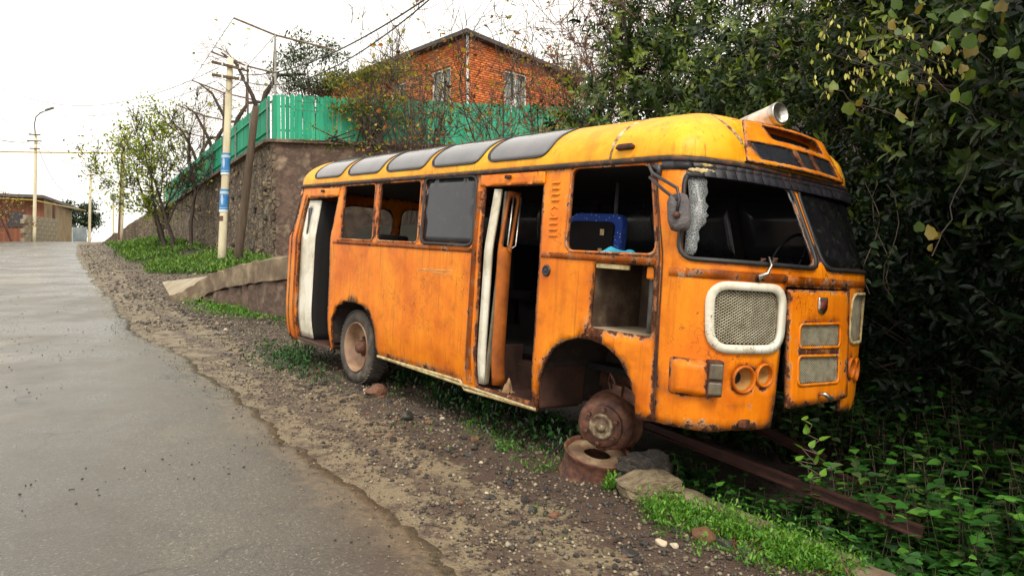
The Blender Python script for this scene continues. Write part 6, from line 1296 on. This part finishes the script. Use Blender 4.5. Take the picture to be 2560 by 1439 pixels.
# ---- low plants
def in_road(x, y): u = x * UD.x + y * UD.y; v = x * VD.x + y * VD.y; return v < np.interp(u, edge_u, edge_v) + .1
def tufts(name, pts, r, per, leaf, spread, tint, mat, label, proto=LEAF, pf=LEAF_F, upw=.8, h=.0):
    P = np.array(pts); K = len(P); i = np.repeat(np.arange(K), per); n = len(i); pos = P[i] + r.normal(size=(n, 3)) * [spread, spread, 0]; hh = np.abs(r.normal(size=n)) * h; pos[:, 2] = ground_z(pos[:, 0], pos[:, 1]) + hh
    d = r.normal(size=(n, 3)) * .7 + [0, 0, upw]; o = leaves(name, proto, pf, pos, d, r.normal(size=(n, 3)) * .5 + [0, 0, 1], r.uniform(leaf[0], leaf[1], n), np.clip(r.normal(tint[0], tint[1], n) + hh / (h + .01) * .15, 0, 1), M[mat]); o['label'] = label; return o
def uvpts(n, u, v, r, f=None):
    a = r.uniform(u[0], u[1], n); b = r.uniform(v[0], v[1], n); x = UD.x * a + VD.x * b; y = UD.y * a + VD.y * b
    if f is not None: k = f(a, b, x, y); x, y = x[k], y[k]
    return np.stack([x, y, ground_z(x, y)], -1)
r = np.random.default_rng(77)
pp = [gpx(px, py) for px, py in [(1610 + 490 * t + r.normal() * 26 * (1 + t), 1262 + 170 * t + r.normal() * 20) for t in r.uniform(0, 1, 260)]]; tufts('weeds', [tuple(p) for p in pp], r, 26, (.018, .04), .035, (.55, .22), 'fern', 'bright green feathery weeds along the concrete ditch edge', h=.045)
pp = [gpx(1535 + r.normal() * 9, 1222 + r.normal() * 5) for _ in range(12)]; tufts('weeds', [tuple(p) for p in pp], r, 24, (.02, .04), .015, (.6, .2), 'fern', 'small green weed sprouting against the wheel rim', h=.05)
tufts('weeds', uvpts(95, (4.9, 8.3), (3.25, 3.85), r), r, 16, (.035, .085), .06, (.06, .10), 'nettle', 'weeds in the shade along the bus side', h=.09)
tufts('weeds', uvpts(26, (4.7, 6.3), (3.05, 3.3), r), r, 18, (.02, .045), .05, (.3, .2), 'fern', 'low weeds creeping out from under the bus', h=.03)
pp = [gpx(735 + r.normal() * 38, 905 + r.normal() * 22) for _ in range(70)]; tufts('weeds', [tuple(p) for p in pp], r, 18, (.03, .07), .06, (.2, .2), 'nettle', 'weeds at the rear door of the bus', h=.10)
pp = [gpx(px, py) for px, py in [(470 + 250 * t + r.normal() * 12, 757 + 45 * t + r.normal() * 8) for t in r.uniform(0, 1, 120)]]; tufts('weeds', [tuple(p) for p in pp], r, 20, (.04, .08), .08, (.5, .3), 'fern', 'weeds at the foot of the ramp wall', h=.06)
tufts('grass', uvpts(1500, (23.5, 34), (2.4, 6.1), r, lambda a, b, x, y: (b > 2.4 + .10 * (a - 23.5) * 0 + .9 * vnoise(x, y, .6)) & (b > 4.9 - (a - 23.5) * .5)), r, 14, (.07, .16), .14, (.45, .28), 'grass', 'grassy bank around the poster pole', upw=1.1, h=.08)
tufts('grass', uvpts(900, (34, 60), (2.2, 5.8), r, lambda a, b, x, y: vnoise(x, y, .5) > -.1), r, 12, (.10, .22), .2, (.45, .28), 'grass', 'grassy bank under the roadside trees', upw=1.1, h=.1)
# nettles and ivy in the ditch
def plants(name, pts, r, label, hh=(.18, .5), leaf=(.045, .10), tint=(.40, .22), mat='nettle', pairs=5):
    P = np.array(pts); K = len(P); H = r.uniform(hh[0], hh[1], K); lean = r.normal(size=(K, 3)) * .25 + [0, 0, 1]; lean /= np.linalg.norm(lean, axis=1, keepdims=True); pos = []; d = []; segs = []
    for j in range(pairs):
        t = (j + 1) / pairs; c = P + lean * (H * t)[:, None]; an = r.uniform(0, 6.28, K)
        for s_ in (0, math.pi): pos.append(c); d.append(np.stack([np.cos(an + s_), np.sin(an + s_), -.25 + .35 * t + r.normal(size=K) * .15], -1))
    pos = np.concatenate(pos); d = np.concatenate(d); n = len(pos); sz = r.uniform(leaf[0], leaf[1], n)
    o = leaves(name, OVATE, OVATE_F, pos, d, r.normal(size=(n, 3)) * .25 + [0, 0, 1], sz, np.clip(r.normal(tint[0], tint[1], n), 0, 1), M[mat]); o['label'] = label
    st_ = link('stems', seg_mesh('stems', [(P[i], P[i] + lean[i] * H[i], .004, .002) for i in range(K)]), M['fern'] if False else M['twig'], o); return o
nobus = lambda a, b, x, y: ~(((x - BUS_O.x) * XB.x + (y - BUS_O.y) * XB.y < 5.15) & ((x - BUS_O.x) * YB.x + (y - BUS_O.y) * YB.y < 1.3))
plants('ditch_plants', uvpts(2700, (-1.8, 6.5), (4.58, 7.2), r, nobus), r, 'dense nettles and ivy filling the ditch before the bus', (.08, .62), (.045, .125), (.62, .32))
plants('ditch_plants', uvpts(1700, (-1.8, 4.6), (3.88, 5.6), r, nobus), r, 'small round leaved plants low in the ditch', (.03, .10), (.03, .065), (.55, .25), pairs=4)
plants('ditch_plants', uvpts(420, (-1.6, 5.5), (4.6, 6.8), r, nobus), r, 'dull narrow leaved weeds mixed through the ditch nettles', (.2, .7), (.05, .10), (.55, .3), 'evergreen', 6)
plants('bank_ivy', uvpts(500, (-1, 6.5), (5.8, 7.6), r, nobus), r, 'ivy climbing the shaded bank under the laurels', (.15, .5), (.05, .09), (.22, .16), 'laurel')
plants('ditch_plants', uvpts(800, (1.2, 5.2), (3.86, 4.75), r), r, 'ivy creeping behind the kerb beside the concrete lumps', (.06, .26), (.035, .085), (.42, .25), pairs=4)
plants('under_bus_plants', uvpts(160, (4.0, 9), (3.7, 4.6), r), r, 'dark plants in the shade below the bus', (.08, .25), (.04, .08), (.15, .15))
pp = uvpts(1800, (-1.5, 5), (3.9, 6.8), r, nobus); n = len(pp); o = leaves('leaf_litter', OVATE, OVATE_F, pp + [0, 0, .02], r.normal(size=(n, 3)) * [1, 1, .15], r.normal(size=(n, 3)) * .35 + [0, 0, 1], r.uniform(.04, .09, n), r.uniform(0, 1, n), M['dryleaf']); o['label'] = 'dead brown leaves scattered through the ditch'
pp = uvpts(160, (1, 12), (2.2, 3.7), r); n = len(pp); o = leaves('leaf_litter', OVATE, OVATE_F, pp + [0, 0, .012], r.normal(size=(n, 3)) * [1, 1, .1], r.normal(size=(n, 3)) * .3 + [0, 0, 1], r.uniform(.015, .04, n), r.uniform(.2, 1, n), M['dryleaf']); o['label'] = 'few dead leaves and twigs on the gravel verge'
pp = uvpts(170, (-1.5, 1.2), (4.3, 6.5), r); tufts('grass', pp, r, 16, (.12, .28), .05, (.45, .25), 'fern', 'long grass blades at the end of the ditch', BLADE, BLADE_F, 1.2, .0)
# bright climbing shoot in front of the shaded hollow
cs = empty('climbing_shoot', gpx(2030, 1225), 0, 'bright green shoot with round leaf pairs hanging before the dark ditch', 'plant'); bpy.context.view_layer.update()
lm = np_mesh('leaf', OVATE * [1, 1, 1], np.array(OVATE_F), tint=np.full(9, .95)); lm.materials.append(M['fern'])
line = [(2010, 1050), (2030, 1062), (2018, 1085), (2048, 1100), (2025, 1118), (2045, 1135), (2005, 1120), (2040, 1160), (1990, 1150), (2055, 1190), (2025, 1195), (2040, 1205)]
for i, (px, py) in enumerate(line):
    o = bpy.data.objects.new('leaf', lm); col.objects.link(o); o.location = at(px, py, 4.95); s = r_.uniform(.06, .085); o.scale = (s,) * 3; o.rotation_euler = (R(r_.uniform(20, 70)), r_.uniform(-.4, .4), r_.choice((-1.2, 1.3)) + r_.uniform(-.5, .5)); child(o, cs)
child(link('stem', seg_mesh('stem', [(np.array(at(*line[i], 4.95)), np.array(at(*line[i + 1], 4.95)), .003, .003) for i in range(len(line) - 1)] + [(np.array(at(*line[-1], 4.95)), np.array(gpx(2030, 1225)), .004, .004)]), M['twig']), cs)

cr = empty('hanging_creeper', (3.35, 6.2, gz(3.35, 6.2)), 0, 'thin creeper with small dark leaf pairs hanging beside the bus front corner', 'vine'); bpy.context.view_layer.update()
segs = []; pos = []; r = np.random.default_rng(31)
for px0, dx in ((2165, 25), (2190, -10), (2215, 20)):
    p = np.array(at(px0, 460, 5.9))
    for k in range(9):
        q = np.array(at(px0 + dx * math.sin(k * .7) + 3 * k, 460 + 34 * k, 5.9)) + r.normal(size=3) * .015; segs.append((p, q, .004, .004)); p = q
        for _ in range(3): pos.append(q + r.normal(size=3) * .03)
pos = np.array(pos); n = len(pos); child(leaves('foliage', OVATE, OVATE_F, pos, r.normal(size=(n, 3)) * [1, 1, .4] - [0, 0, .3], r.normal(size=(n, 3)) * .5 + [0, -.6, .8], r.uniform(.05, .085, n), np.clip(r.normal(.3, .15, n), 0, 1), M['laurel']), cr); child(link('stems', seg_mesh('stems', segs), M['twig']), cr)
pp = uvpts(420, (1.5, 4.4), (3.25, 3.7), r); n = len(pp); o = leaves('dry_stalks', BLADE, BLADE_F, pp, r.normal(size=(n, 3)) * .8 + [0, 0, .6], r.normal(size=(n, 3)) + [0, 0, 1], r.uniform(.05, .13, n), r.uniform(.3, 1, n), M['dryleaf']); o['label'] = 'dead stalks among the weeds along the ditch edge'
tufts('weeds', uvpts(80, (2.5, 22), (2.3, 3.7), r), r, 9, (.02, .05), .05, (.35, .3), 'grass', 'stray weeds dotted over the gravel verge', h=.03)
